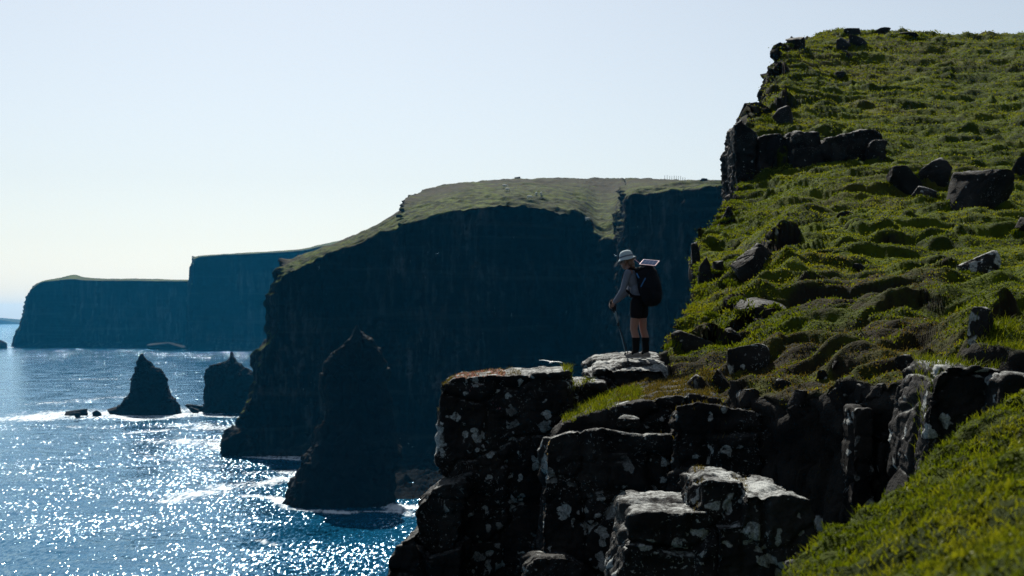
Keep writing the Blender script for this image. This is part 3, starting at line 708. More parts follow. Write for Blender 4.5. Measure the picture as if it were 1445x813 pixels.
# ================================================================== rocks
dg = bpy.context.evaluated_depsgraph_get(); dg.update()
def ray_px(px, py):
    """what the sight line through a photo pixel meets first"""
    o = Vector((0, 0, EYE)); d = (Vector(P(px, py, 100))-o).normalized()
    hit, loc, n, i, ob, m = SC.ray_cast(dg, o+d*.5, d)
    k = 0
    while hit and (ob.name.startswith('haze') or ob.name.startswith('grass')) and k < 40:
        hit, loc, n, i, ob, m = SC.ray_cast(dg, loc+d*.02, d); k += 1
    return (loc, ob.name) if hit else (None, None)
RINGS = []
_ico = {}
def ico(level):
    if level not in _ico:
        bm = bmesh.new(); bmesh.ops.create_icosphere(bm, subdivisions=level, radius=1)
        bm.verts.ensure_lookup_table()
        _ico[level] = (np.array([v.co[:] for v in bm.verts]), np.array([[v.index for v in f.verts] for f in bm.faces])); bm.free()
    return _ico[level]
def boulder(name, label, px0, py0, px1, py1, d, seed, mat=None, depth=.8, level=5, sink=.45, cuts=13, cat='boulder', group=None, rough=.8, square=.5, tilt=0, kind=None, auto=True):
    """a broken angular rock filling the given photo rectangle at distance d"""
    if auto:
        loc, nm = ray_px((px0+px1)/2, py1-.12*(py1-py0))
        if nm and nm.startswith('hillside') and loc.y < 130:
            d = loc.y+.2*(px1-px0)/FPX*loc.y; 
            if cat != 'stone' and px1-px0 > 18: RINGS.append(((px0+px1)/2, (px1-px0)/2, d))
    rg = np.random.default_rng(seed)
    V, F = ico(level); p = np.sign(V)*np.abs(V)**square
    for k in range(cuts):
        n = rg.normal(size=3); n[2] = n[2]*.8+.15; n /= np.linalg.norm(n)
        dd = rg.uniform(.44, .9); s = np.clip(p @ n-dd, 0, None); p = p-s[:, None]*n*.97
    p = (p-(p.max(0)+p.min(0))/2)/((p.max(0)-p.min(0))/2)
    c = (P(px0, py0, d)+P(px1, py1, d))/2
    w = (px1-px0)/FPX*d/2; h = (py1-py0)/FPX*d/2
    p = p*np.array([w, (w+h)*.5*depth*1.1, h*(1+sink)])
    p[:, 2] -= h*sink
    if tilt: 
        a = R(tilt); x, z = p[:, 0].copy(), p[:, 2].copy(); p[:, 0] = x*math.cos(a)-z*math.sin(a); p[:, 2] = x*math.sin(a)+z*math.cos(a)
    s = min(w, h)
    q = p/s+seed*3.7
    nn = p/np.linalg.norm(p, axis=1)[:, None]
    f1, f2, cell = worley(q*np.array([1.1, 1.1, 1.8]))
    disp = s*rough*(.10*fbm(q*1.3, 5, .55)+.10*(cell-.5)-.05*np.exp(-((f2-f1)/.05)**2))
    p = p+nn*disp[:, None]+c
    me = mesh_np(name, p, F); attr(me, 'rock', np.ones(len(p))); loc = recentre(me)
    o = link(name, me, mat or M_ROCK, loc=loc)
    if kind: tag(o, label, kind=kind)
    else: tag(o, label, cat, group)
    return o
def block(name, label, pieces, vox, seed, mat=None, cat='rock', group=None, jx=(1.05, 1.05, .95), amp=.8, cracks=.9, bottom=None, kind=None):
    """squared basalt: prisms (outline in photo px at distance d, depth m, rise of the far edge m, drift in x) fused, jointed and weathered"""
    bm = bmesh.new(); rg = random.Random(seed)
    for pts, d, depth, rise, dx in pieces:
        f = [P(x, y, d) for x, y in pts]; zc = [v[2] for v in f]; zmin, zmax = min(zc), max(zc)
        a, b = [], []
        for v in f:
            t = (v[2]-zmin)/(zmax-zmin)
            a.append(bm.verts.new(v)); b.append(bm.verts.new((v[0]+dx*t, v[1]+depth*(1-.06*t), v[2]+rise*t)))
        bm.faces.new(a); bm.faces.new(b[::-1])
        for i in range(len(a)):
            j = (i+1) % len(a); bm.faces.new((a[j], a[i], b[i], b[j]))
    bmesh.ops.triangulate(bm, faces=[f for f in bm.faces if len(f.verts) > 4])
    me = voxel(bm, vox, 2)
    p = get_co(me); n = get_no(me); q = p+seed*5.3
    warp = np.stack([fbm(q/1.1+1, 2), fbm(q/1.1+9, 2), fbm(q/1.1+17, 2)], 1)*.25
    f1, f2, cell = worley((q+warp)/np.array(jx), jitter=.75)
    disp = amp*(.24*(cell-.5))-cracks*.10*np.exp(-((f2-f1)/.045)**2)
    g1, g2, gc = worley((q+warp*.6)/np.array(jx)*2.7+3, jitter=.9)
    disp += amp*(.085*(gc-.5))-cracks*.035*np.exp(-((g2-g1)/.06)**2)
    bed = fbm(q/np.array([2.5, 2.5, .16]), 3)
    disp += amp*(.05*bed+.06*fbm(q/.7, 3)+.055*fbm(q/.16, 4, .62))
    flat = sstep(.55, .9, n[:, 2])
    set_co(me, p+n*(disp*(1-.55*flat))[:, None])
    loc = recentre(me); o = link(name, me, mat or M_ROCK, loc=loc)
    if kind: tag(o, label, kind=kind)
    else: tag(o, label, cat, group)
    return o
# ---- the broken cliff edge in front of the hiker
block('rock_pillar', 'big square dark pillar of lichen-blotched basalt with pink thrift on its flat top', [
    ([(624, 545), (640, 534), (700, 529), (745, 531), (797, 527), (806, 562), (803, 604), (785, 650), (766, 700), (640, 690), (622, 662), (618, 655), (622, 600)], 19, 1.7, .03, .05),
    ([(652, 640), (770, 640), (775, 760), (770, 860), (660, 1150), (636, 1150), (638, 800), (646, 700)], 19.08, 1.7, 0, 0)], .024, 3)
block('rock_pillar', 'dark lower pillar with round pale lichen rings and a thin sunlit edge along its top', [
    ([(771, 627), (776, 618), (800, 610), (850, 606), (900, 613), (948, 614), (954, 660), (950, 720), (885, 725), (880, 760), (868, 800), (860, 850), (850, 1150), (745, 1150), (752, 860), (762, 790), (768, 700)], 16.8, 2.2, -.28, .1)], .024, 5)
block('rock_slab', 'bright pale slab topping the nearest dark block, flat and split from the humped slab', [
    ([(886, 730), (893, 722), (1000, 722), (1012, 740), (1010, 800), (1000, 1100), (866, 1100), (870, 820), (884, 770)], 12.8, 1.9, .0, .06)], .018, 7, M_PALE, jx=(1.5, 1.5, 1.4), amp=.8)
block('rock_block', 'cracked squarish block wedged between the two pale-topped slabs of the nearest rock', [
    ([(985, 686), (1000, 678), (1046, 682), (1052, 720), (1048, 760), (1000, 770), (986, 720)], 12.95, 1.25, .02, .0)], .018, 9, M_PALE, amp=.8)
block('rock_slab', 'humped broad pale slab with sunlit pitted top at the brink of the dark gully', [
    ([(1048, 708), (1056, 700), (1110, 699), (1143, 706), (1153, 724), (1154, 752), (1148, 800), (1132, 1100), (1000, 1100), (1012, 745), (1045, 740)], 12.7, 1.85, .03, -.05)], .018, 11, M_PALE, jx=(1.6, 1.6, 1.5), amp=.8)
block('rock_block', 'tall dark wall block with a white lichen rim, rising behind the pale slabs', [
    ([(951, 590), (958, 573), (985, 567), (1020, 574), (1085, 584), (1092, 604), (1092, 720), (1085, 1000), (940, 1000), (948, 700), (954, 650)], 16.3, 1.6, -.22, .1)], .024, 13, M_DARK)
block('rock_ledge', 'jutting white-topped rock ledge that the hiker stands on', [
    ([(829, 532), (842, 522), (890, 519), (936, 520), (955, 535), (962, 640), (826, 640), (826, 556)], 20.7, 2.4, .15, .1)], .022, 15, M_PALE, jx=(1.2, 1.2, .6), amp=.9)
block('rock_block', 'small square pale-topped block just below the rock ledge under the hiker', [
    ([(806, 552), (813, 543), (845, 543), (853, 556), (852, 660), (803, 660)], 20.1, 1.5, .05, .05)], .022, 17, M_ROCK, amp=.8)
block('rock_shelf', 'stepped dark shelf with a strip of bright grass below the hiker', [
    ([(786, 612), (800, 600), (835, 588), (880, 575), (930, 562), (975, 556), (1010, 566), (1010, 900), (790, 900)], 17.6, 3.2, .10, .2)], .026, 19, M_DARK)
block('rock_block', 'leaning wedge of bare dark rock propped against the foot of the square pillar', [
    ([(579, 722), (588, 712), (612, 692), (655, 676), (657, 700), (648, 760), (634, 792), (618, 798), (590, 765)], 18.4, 1.3, .10, .2)], .022, 21, M_CRAG, amp=.7, cracks=.5)
block('rock_block', 'sloping dark rock at the bottom of the cliff edge beside the sea', [
    ([(540, 815), (552, 790), (566, 766), (585, 756), (604, 790), (650, 775), (660, 1150), (520, 1150)], 18.2, 1.5, .05, .1)], .024, 23, M_CRAG, amp=.8)
block('rock_block', 'lichen-patched block low between two dark pillars beside the pale slab', [
    ([(745, 800), (758, 788), (800, 786), (822, 800), (822, 1150), (738, 1150)], 15.7, 1.3, -.15, 0)], .022, 25, M_DARK)
# ---- around the gully on the other side
block('rock_outcrop', 'large square outcrop with a white sunlit rim and yellow lichen above the gully', [
    ([(1322, 532), (1336, 517), (1380, 517), (1415, 522), (1421, 548), (1414, 640), (1400, 720), (1305, 720), (1308, 600), (1312, 562)], 11.5, 1.25, .02, .05)], .016, 27, M_ROCK, jx=(.9, .9, .9), amp=.4, cracks=.5)
block('rock_block', 'pale rounded block next to the square outcrop with the yellow lichen', [
    ([(1413, 540), (1425, 529), (1462, 532), (1476, 560), (1474, 640), (1410, 640)], 11.15, .9, .02, 0)], .018, 29, M_PALE, amp=.4, cracks=.5)
for px0, px1, py0, s, lab in [(1290, 1314, 596, 31, 'tallest thin dark basalt column beside the square outcrop'), (1282, 1302, 644, 33, 'rounded stub of basalt column by the gully, lower than its neighbour'), (1243, 1268, 614, 35, 'dark broken column standing against the back wall of the gully'), (1205, 1232, 576, 37, 'white-capped dark column set in the gully wall')]:
    block('basalt_column', lab, [([(px0, py0+6), (px0+5, py0), (px1-5, py0), (px1, py0+6), (px1+3, 760), (px0-3, 760)], 13.2 if px0 > 1275 else 14.5, .5, .02, 0)], .018, s, M_DARK, amp=.3, cracks=.5, cat='rock column')
boulder('boulder', 'sunlit white boulder lying along the edge of the grassy bank', 1238, 674, 1308, 738, 8.15, 41, M_PALE, depth=.7, cuts=12, tilt=38)
boulder('boulder', 'small white rock poking from the bottom tip of the grassy bank', 1104, 790, 1142, 812, 7.05, 43, M_PALE, level=4)
# stones along the head of the gully
STONES = [(1000, 520, 1035, 548, 17.8, 'tan tilted stone on the slope just beyond the hiker rock'), (1025, 484, 1086, 524, 19, 'sunlit grey slab with a white face, standing on the grass beyond the hiker'),
          (1168, 545, 1206, 572, 15.6, 'flat white-topped stone over the middle of the gully head'), (1204, 566, 1240, 590, 15.2, 'flat pale stone slab under the rounded pair in the bank'), (1206, 541, 1224, 560, 15.4, 'round pale stone beside an oblong one in the bank'),
          (1222, 540, 1256, 560, 15.4, 'oblong pale stone beside a round one in the bank'), (1152, 522, 1168, 537, 16.4, 'small white stone alone in dark grass above the gully'), (1174, 508, 1184, 518, 16.8, 'tiny round white pebble-like stone high in the dark bank'),
          (1262, 500, 1290, 524, 15.2, 'dark lichened stone under the overhanging turf'), (1290, 504, 1312, 524, 14.6, 'dark stone touching the lichened stone under the turf'), (1112, 550, 1150, 570, 16.0, 'thin white-edged flake lying on the gully rim'),
          (1262, 556, 1300, 576, 14.2, 'flat-topped stone at the gully rim near the columns'), (905, 545, 938, 566, 20.4, 'blue-white lichened stone below the hiker shadow'), (870, 585, 902, 598, 17.2, 'flat pale chip of rock on the stepped shelf'),
          (1090, 534, 1118, 550, 16.5, 'low brown stone on the gully rim beside the white-edged flake'), (1040, 548, 1078, 566, 16.6, 'rough grey stone lying over the tall dark wall block'), (970, 528, 996, 546, 18.6, 'squat grey stone in the grass behind the rock ledge')]
for i, (a, b, c, e, d, lab) in enumerate(STONES):
    boulder('stone', lab, a, b, c, e, d, 100+i, M_PALE if i in (1, 2, 3, 5, 12) else M_ROCK, level=4, cat='stone', sink=.5, rough=.8)
boulder('boulder', 'upright grey lichened stone in rough grass above the square outcrop', 1365, 433, 1400, 480, 14.2, 51, M_PALE, depth=.7)
boulder('boulder', 'wedge-shaped streaky grey boulder lit along its top, alone on short turf', 1353, 353, 1407, 384, 35, 53, M_PALE, depth=.9, cuts=12)
# the rocks halfway up the hill
boulder('boulder', 'huge dark peaked boulder in a hollow of the hill, largest of its cluster', 1343, 236, 1430, 300, 52.5, 55, M_CRAG, depth=.8, cuts=10, tilt=-14)
boulder('boulder', 'dark boulder with a steep sunlit left flank in the hillside cluster', 1252, 232, 1298, 274, 56, 57, M_CRAG, tilt=14)
boulder('boulder', 'rounded lichened boulder leaning back behind the small pale one in the cluster', 1293, 222, 1338, 264, 56.6, 59, M_CRAG)
boulder('boulder', 'small pale flat-topped boulder at the foot of the lichened one', 1286, 262, 1322, 279, 53.5, 61, M_PALE, level=4)
boulder('boulder', 'dark boulder cut by the edge of the photo above the huge peaked one', 1424, 220, 1470, 254, 55, 63, M_CRAG)
boulder('boulder', 'low dark stone sunk in turf below the boulder cut by the edge', 1431, 306, 1462, 326, 46, 64, M_CRAG, level=4)
# crag band
CR = [('tall leaning basalt stack forming the seaward corner of the upper crag', [([(1035, 205), (1037, 176), (1046, 168), (1054, 178), (1068, 186), (1072, 250), (1070, 330), (1042, 330), (1037, 250)], 61.5, 5, .2, .3)]),
      ('broad lichened buttress of the upper crag next to its seaward corner', [([(1070, 192), (1088, 188), (1104, 188), (1119, 200), (1117, 262), (1096, 300), (1068, 320)], 61.2, 4, .2, .2)]),
      ('square block set on top of a smaller one in the upper crag', [([(1124, 186), (1154, 184), (1158, 209), (1123, 211)], 60.6, 2.2, .1, 0)]),
      ('low square block under the larger one in the upper crag', [([(1120, 210), (1161, 207), (1162, 238), (1120, 242)], 60.3, 2.5, .1, 0)]),
      ('round-shouldered lichened block hanging over the dark hollow of the crag', [([(1157, 203), (1166, 194), (1192, 192), (1199, 204), (1194, 222), (1178, 232), (1162, 226)], 60.2, 2.6, .1, 0)]),
      ('long dark back wall of the crag under the turf overhang', [([(1194, 190), (1215, 184), (1240, 184), (1247, 196), (1244, 230), (1194, 240)], 61.2, 1.6, .1, 0)]),
      ('end block of the crag half buried at the grass', [([(1226, 204), (1236, 197), (1252, 198), (1254, 218), (1240, 234), (1226, 232)], 60.2, 2, .1, 0)]),
      ('broken rubble block at the foot of the upper crag', [([(1094, 258), (1108, 246), (1130, 248), (1132, 268), (1094, 276)], 58.6, 2, .1, 0)])]
for i, (lab, pc) in enumerate(CR):
    block('crag_block', lab, pc, .075, 61+i*2, M_CRAG, jx=(1.6, 1.6, 1.5), amp=1.5, cracks=1.6, cat='crag')
UP = [(1108, 52, 1138, 74, 98, 'blocky rock at the shoulder of the skyline'), (1082, 150, 1120, 178, 72, 'squat dark boulder on the grass shelf over the crag'), (1178, 53, 1202, 71, 99, 'dark boulder near the summit, touching a longer one'), (1196, 50, 1226, 67, 99.5, 'longer dark boulder near the summit touching its neighbour'),
      (1184, 71, 1206, 84, 94, 'small rock below the two summit boulders'), (1174, 101, 1194, 112, 86, 'flat bare rock lying in the grass of the upper hill'), (1190, 40, 1216, 50, 106, 'rounded rock breaking the summit skyline'), (1232, 39, 1256, 49, 106.5, 'second low rock on the summit skyline'), (1268, 45, 1300, 54, 103, 'broad low rock just under the summit skyline')]
for i, (a, b, c, e, d, lab) in enumerate(UP):
    boulder('rock', lab, a, b, c, e, d, 140+i, M_CRAG, level=4, cat='rock', sink=.4)
boulder('rock_ledge', 'long tilted grey ledge slab on the seaward slope behind the hiker', 1030, 343, 1110, 388, 42.5, 71, M_CRAG, depth=.6, cuts=10, tilt=6, cat='ledge')
LED = [(974, 340, 988, 372, 44, 'pale pillar-like rock at the cliff lip beyond the hiker'), (984, 362, 1004, 402, 41, 'dark grooved rock hanging under the cliff lip'), (1002, 368, 1022, 396, 41, 'short dark rock beside the long tilted ledge'), (1012, 292, 1040, 318, 53, 'dark overhung rock at the cliff lip above the tilted ledge'),
       (1036, 420, 1110, 450, 29, 'dark earthy rock step in the slope'), (945, 466, 1010, 500, 23.6, 'dark broken rock step on the slope right behind the hiker'), (1002, 462, 1060, 488, 24, 'rounded dark rock in the step behind the hiker'), (1180, 298, 1212, 306, 50, 'flat sliver of bare rock in bright turf'), (1200, 372, 1222, 384, 35.5, 'small half buried pale stone in the hollow of the slope')]
for i, (a, b, c, e, d, lab) in enumerate(LED):
    boulder('rock', lab, a, b, c, e, d, 170+i, M_CRAG, level=5 if i > 3 else 4, cat='rock', sink=.5)
# ---- sea stacks
def stack(label, levels, d, flat, seed, amp, nth=230, nh=200):
    lev = np.array(levels, float)
    yy = np.linspace(0, 1, nh); t = np.linspace(0, 1, len(lev))
    L = np.stack([np.interp(np.linspace(lev[0, 0], lev[-1, 0], nh), -(-lev[:, 0])[::1] if False else lev[::-1, 0], lev[::-1, k]) for k in (1, 2)], 1)
    rows = np.linspace(lev[0, 0], lev[-1, 0], nh)
    th = np.linspace(0, 2*np.pi, nth, endpoint=False)
    G = np.zeros((nth, nh+1, 3))
    for i, (py, (a, b)) in enumerate(zip(rows, L)):
        c = P((a+b)/2, py, d); r = (b-a)/2/FPX*d
        ct, st = np.cos(th), np.sin(th); sq = 1/np.maximum(np.abs(ct), np.abs(st))**.35
        G[:, i] = c+np.stack([r*ct*np.minimum(sq, 1.08), r*flat*st*sq, 0*th], 1)
    G[:, nh] = G[:, nh-1].mean(0)+np.array([0, 0, .3])
    n = grid_normals(G, True)
    if n[nth//2, nh//2, 0] > 0: n = -n
    q = G.reshape(-1, 3)+seed*13.0; s = amp
    f1, f2, cell = worley(q/np.array([s*2.2, s*2.2, s*3.4]))
    disp = s*(.55*(cell-.5)-.22*np.exp(-((f2-f1)/.06)**2)+.75*fbm(q/np.array([s*3, s*3, s*5]), 5, .58)+.25*fbm(q/np.array([s*9, s*9, s*.7]), 3))
    k1, k2, kc = worley(q/np.array([s*.8, s*.8, s*1.1])+3)
    disp += s*(.34*(kc-.5)-.10*np.exp(-((k2-k1)/.06)**2))
    wr = np.concatenate([(L[:, 1]-L[:, 0])/2/FPX*d, [0]]); lim = np.clip(wr/(s*1.6), 0, 1)[None].repeat(nth, 0).ravel()
    V = G.reshape(-1, 3)+n.reshape(-1, 3)*(disp*(.15+.85*lim))[:, None]
    V[:, 2] += (s*.5*fbm(q/(s*1.2), 3))*lim
    me = mesh_np('sea_stack', V, grid_faces(nth, nh+1, True), up=1); loc = recentre(me)
    o = link('sea_stack', me, M_SEAROCK, loc=loc); tag(o, label, 'sea stack'); return o
stack('tall pointed sea stack, the nearest, rising before the dark headland', [(725, 392, 560), (713, 398, 557), (700, 402, 556), (680, 411, 556), (660, 426, 558), (640, 436, 565), (626, 442, 562), (610, 446, 554), (590, 457, 550), (560, 455, 549), (530, 452, 547), (515, 460, 542), (508, 468, 540), (495, 478, 533), (480, 490, 523), (468, 498, 512), (460, 502, 506)], 455, .8, 3, 3.9)
stack('isolated pyramid sea stack with a knob on top, out in white foam', [(589, 164, 255), (580, 167, 252), (568, 174, 249), (556, 181, 242), (550, 183, 238), (535, 186, 234), (525, 189, 228), (515, 191, 217), (509, 194, 213), (505, 196, 206), (499, 198, 203)], 862, .75, 5, 3.0)
stack('squat sea stack with a spiked notched crest beside the headland', [(586, 286, 372), (576, 288, 370), (560, 291, 366), (545, 291, 364), (530, 291, 357), (522, 292, 349), (516, 297, 343), (512, 312, 338), (508, 320, 334), (503, 323, 331), (497, 325, 329)], 880, .7, 8, 3.0)
SR = [(92, 577, 125, 588, 850, 'long low skerry awash in foam beyond the pyramid stack'), (104, 582, 114, 590, 830, 'small skerry in front of the long low one'), (131, 579, 143, 586, 845, 'smallest skerry alone between the long low one and the pyramid stack'), (150, 573, 180, 584, 862, 'low rocky spur at the foot of the pyramid stack'), (262, 570, 300, 580, 885, 'flat skerry in the gap between the two farther stacks'), (267, 574, 281, 581, 870, 'small dark skerry before the flat one in the gap'),
      (-14, 477, 9, 492, 2560, 'dark skerry off the tip of the farthest cliff'), (208, 483, 262, 491, 2420, 'long flat skerry under the farthest cliffs'), (312, 600, 352, 634, 607, 'broken rocks at the foot of the dark headland tip')]
for i, (a, b, c, e, d, lab) in enumerate(SR):
    boulder('skerry', lab, a, b, c, e, d, 200+i, M_FAR if d > 2000 else M_SEAROCK, level=5, cat='skerry', sink=.4, rough=1.6, square=.6, cuts=7, auto=False)
# wave-cut platform behind the nearest stack
gx = np.linspace(0, 1, 230); gy = np.linspace(0, 1, 220)
GX, GY = np.meshgrid(gx, gy, indexing='ij')
dd = 452+GY*155; pxl = 532+18*GY; pxr = 930
pxx = pxl+(pxr-pxl)*GX
x = (pxx-CX)/FPX*dd; qq = np.stack([x.ravel(), dd.ravel(), 0*x.ravel()], 1)
h = .6+3.2*fbm(qq/np.array([10, 9, 1]), 5, .62)+1.8*np.abs(fbm(qq/np.array([4, 2.5, 1])+5, 4))
edge = np.minimum(np.minimum(GX*14, (1-GX)*4), np.minimum(GY, 1-GY)*7).ravel()
edge = edge+1.3*fbm(qq/22+3, 3)*(GX.ravel() > .35)
h = h*sstep(0, 1, edge)-1.6*(1-sstep(0, .9, edge+.35*fbm(qq/10+9, 3)))+.5
G3 = np.stack([x.ravel(), dd.ravel(), h], 1)
me = mesh_np('rock_platform', G3, grid_faces(230, 220), up=1); 
M_PLAT = make_rock('platform_basalt', base=(.0025, .0027, .003), light=(.010, .010, .010), yellow=0, lichen=0, top=.02, spec=.0, scale=.2, bumpd=.03)
tag(link('rock_platform', me, M_PLAT), 'low wave-worn rock platform at the water edge behind the nearest sea stack', 'rock platform')

# longer grass grown up around the sunken boulders
ps = []
for pxc, hw, d in RINGS:
    m = int(40+hw*9); a_ = R(180)+RNG.random(m)*np.pi; rr_ = .92+.35*RNG.random(m)
    x = (pxc-CX)/FPX*d+hw/FPX*d*np.cos(a_)*rr_; y = d+hw/FPX*d*.85*np.sin(a_)*rr_
    ps.append(np.stack([x, y, hill_top(x, y)-.02], 1))
p = np.concatenate(ps); m = len(p)
blades('grass', p, np.tile([0, -.25, .97], (m, 1)), (.05+.0018*p[:, 1])*(.6+.7*RNG.random(m)), .006+.0009*p[:, 1], np.clip(.38+.14*RNG.normal(size=m), 0, 1), M_BLADE, lean=.4)
# tufts on the rocks: dry grass and thrift
def tufts(name, mat, spots, n, la, lb, w, bias=0):
    ps = []
    for px0, px1, d0, d1, zf in spots:
        m = n; px = px0+(px1-px0)*RNG.random(m); d = d0+(d1-d0)*RNG.random(m)
        x = (px-CX)/FPX*d; z = zf(px, d)
        q = np.stack([x, d, z], 1); keep = fbm(q/.25, 3) > -.1+.2*RNG.random(m)
        ps.append(q[keep])
    p = np.concatenate(ps); m = len(p); nn = np.tile([0, -.2, .98], (m, 1))
    blades(name, p, nn, la+lb*RNG.random(m), np.full(m, w), np.clip(.5+.25*RNG.normal(size=m)+bias, 0, 1), mat, lean=.5)
dg = bpy.context.evaluated_depsgraph_get(); dg.update()
def drop(px, d):
    """height of whatever lies under a point, by a ray straight down"""
    out = np.zeros(len(px))
    for i in range(len(px)):
        x = (px[i]-CX)/FPX*d[i]
        hit, loc, *_ = SC.ray_cast(dg, Vector((x, d[i], EYE+1.2)), Vector((0, 0, -1)))
        k = 0
        while hit and loc.z > EYE+30 and k < 3: hit, loc, *_ = SC.ray_cast(dg, loc-Vector((0, 0, .01)), Vector((0, 0, -1))); k += 1
        out[i] = loc.z-.01 if hit else EYE-3
    return out
tufts('thrift', M_THRIFT, [(640, 712, 19.0, 20.3, drop)], 3500, .015, .035, .014)
tufts('dry_grass', M_MOSS, [(618, 735, 18.95, 20.5, drop), (618, 640, 18.9, 20.2, drop)], 2600, .02, .05, .007)
tufts('dry_grass', M_MOSS, [(1030, 1056, 12.95, 14.3, drop), (978, 992, 12.9, 14.2, drop)], 350, .02, .05, .006)
tufts('grass', M_BLADE, [(795, 905, 17.55, 20.2, drop)], 9000, .05, .09, .008, .15)
tufts('dry_grass', M_MOSS, [(868, 1012, 17.65, 20.5, drop)], 18000, .03, .06, .008)
tufts('dry_grass', M_MOSS, [(930, 1330, 15.0, 20.5, drop)], 9000, .03, .07, .008)
tufts('grass', M_BLADE, [(1290, 1445, 11.6, 13.6, drop)], 5000, .05, .09, .006)
# ================================================================== the walker
FEET = P(901, 509, 22)
FZ = float(drop(np.array([901.0]), np.array([22.0]))[0]+.01)
FEET[2] = FZ
M_SKIN = plain('skin', (.20, .105, .08), .6, .15, 40, .08)
M_HAIR = plain('hair', (.10, .045, .02), .5, .4, 200, .4)
M_HAT = plain('pale_canvas', (.30, .36, .38), .85, .15, 120, .12)
M_TOP = plain('pale_shirt', (.11, .125, .16), .85, .08, 90, .3)
M_SHORT = plain('black_shorts', (.006, .006, .008), .85, .06, 90, .3)
M_SOCK = plain('black_gaiters', (.005, .005, .006), .9, .06, 90, .3)
M_BOOT = plain('grey_boot', (.14, .13, .12), .8, .25, 60, .3)
M_SOLE = plain('pale_sole', (.45, .42, .40), .8, .2, 60, .15)
M_PACK = plain('dark_nylon', (.006, .007, .010), .8, .06, 70, .3)
M_PACK2 = plain('black_webbing', (.004, .004, .006), .8, .06, 150, .3)
M_BLUE = plain('blue_strap', (.02, .09, .22), .7, .3, 100, .2)
M_METAL = plain('pole_alloy', (.10, .14, .16), .35, .5, 30, .1, Metallic=.6)
M_GRIP = plain('foam_grip', (.012, .012, .012), .9, .2, 100, .2)
M_PINK = plain('pink_rim', (.42, .24, .30), .6, .3, 50, .08)
M_EYE = plain('eye', (.03, .025, .02), .2, .5, 50, .1)
YAW = R(-30)
person = empty('person', Vector(FEET), YAW)
tag(person, 'hiker in pale sun hat, long-sleeved pale shirt and black shorts on the rock ledge', 'person')
# local frame: forward is -x, the walker's left is -y (towards the camera)
def V3(*a): return Vector(a)
hipz = .84
HL, HR = V3(.015, -.085, hipz), V3(.015, .085, hipz)
KL, KR = V3(-.035, -.10, .46), V3(.03, .10, .46)
AL, AR = V3(.005, -.105, .085), V3(.075, .11, .085)
CH = V3(-.085, 0, 1.22); NK_ = V3(-.155, 0, 1.385); HD = V3(-.205, 0, 1.51)
SL, SR_ = V3(-.105, -.165, 1.315), V3(-.115, .165, 1.315)
EL_, ER_ = V3(-.165, -.215, 1.05), V3(-.22, .14, 1.06)
WL, WR = V3(-.315, -.205, .865), V3(-.36, -.02, .885)
bm = bmesh.new()
capsule(bm, HL, KL, .088, .058); capsule(bm, HR, KR, .088, .058)
capsule(bm, KL, KL*.62+AL*.38+V3(.022, 0, 0), .056, .058); capsule(bm, KL*.62+AL*.38+V3(.022, 0, 0), AL, .057, .037)
capsule(bm, KR, KR*.62+AR*.38+V3(.022, 0, 0), .056, .058); capsule(bm, KR*.62+AR*.38+V3(.022, 0, 0), AR, .057, .037)
for A_ in (AL, AR): capsule(bm, A_+V3(.03, 0, -.04), A_+V3(-.13, 0, -.055), .036, .026)
ellipsoid(bm, (.02, 0, .90), (.105, .155, .12)); ellipsoid(bm, (-.02, 0, 1.04), (.085, .13, .13)); ellipsoid(bm, CH, (.10, .15, .17), Matrix.Rotation(R(-16), 3, 'Y'))
capsule(bm, V3(.015, 0, .92), CH, .095, .095)
capsule(bm, SL+V3(0, .03, 0), SR_-V3(0, .03, 0), .056, .056)
capsule(bm, V3(-.125, 0, 1.33), NK_+V3(-.03, 0, .05), .055, .050)
for s, S_, E_, W_ in ((-1, SL, EL_, WL), (1, SR_, ER_, WR)):
    capsule(bm, S_, E_, .048, .037); capsule(bm, E_, W_, .038, .025)
    # palm, fingers curled round the pole grip, thumb from the side
    f = (W_-E_).normalized(); a = W_+f*.045+V3(-.008, 0, 0)
    ellipsoid(bm, a, (.040, .017, .044), V3(0, 0, 1).rotation_difference(f).to_matrix(), 14, 8)
    for k_, (dz, ln) in enumerate(((.024, .9), (.008, 1.0), (-.008, .95), (-.023, .78))):
        r0 = a+f*.030+V3(-.030+.006*k_, 0, dz); r1 = r0+V3(-.022*ln, -s*.020, -.006); r2 = r1+V3(.008*ln, -s*.024, -.004); r3 = r2+V3(.022*ln, -s*.006, 0)
        capsule(bm, r0, r1, .0095, .0088, 8); capsule(bm, r1, r2, .0088, .008, 8); capsule(bm, r2, r3, .008, .007, 8)
    t0 = a+V3(-.020, -s*.010, .030); t1 = t0+V3(-.018, -s*.022, .012); t2 = t1+V3(.006, -s*.024, .004)
    capsule(bm, t0, t1, .012, .0105, 8); capsule(bm, t1, t2, .0105, .009, 8)
# head, looking down and forward
Rh = Matrix.Rotation(R(-14), 3, 'Y')
def hd(x, y, z): return HD+Rh @ V3(x, y, z)
ellipsoid(bm, hd(.015, 0, .025), (.098, .076, .098), Rh); ellipsoid(bm, hd(-.035, 0, -.045), (.062, .058, .070), Rh)
capsule(bm, hd(-.062, 0, -.092), hd(-.070, 0, -.088), .026, .022, 10)           # chin
capsule(bm, hd(-.088, 0, .012), hd(-.112, 0, -.022), .010, .014, 10)            # nose
capsule(bm, hd(-.092, -.018, -.052), hd(-.092, .018, -.052), .009, .009, 8); capsule(bm, hd(-.090, -.016, -.063), hd(-.090, .016, -.063), .009, .009, 8)   # lips
capsule(bm, hd(-.082, -.045, .022), hd(-.092, -.012, .026), .010, .010, 8); capsule(bm, hd(-.082, .045, .022), hd(-.092, .012, .026), .010, .010, 8)      # brow
for s in (-1, 1): ellipsoid(bm, hd(.012, s*.078, -.005), (.020, .010, .032), Rh, 10, 8)
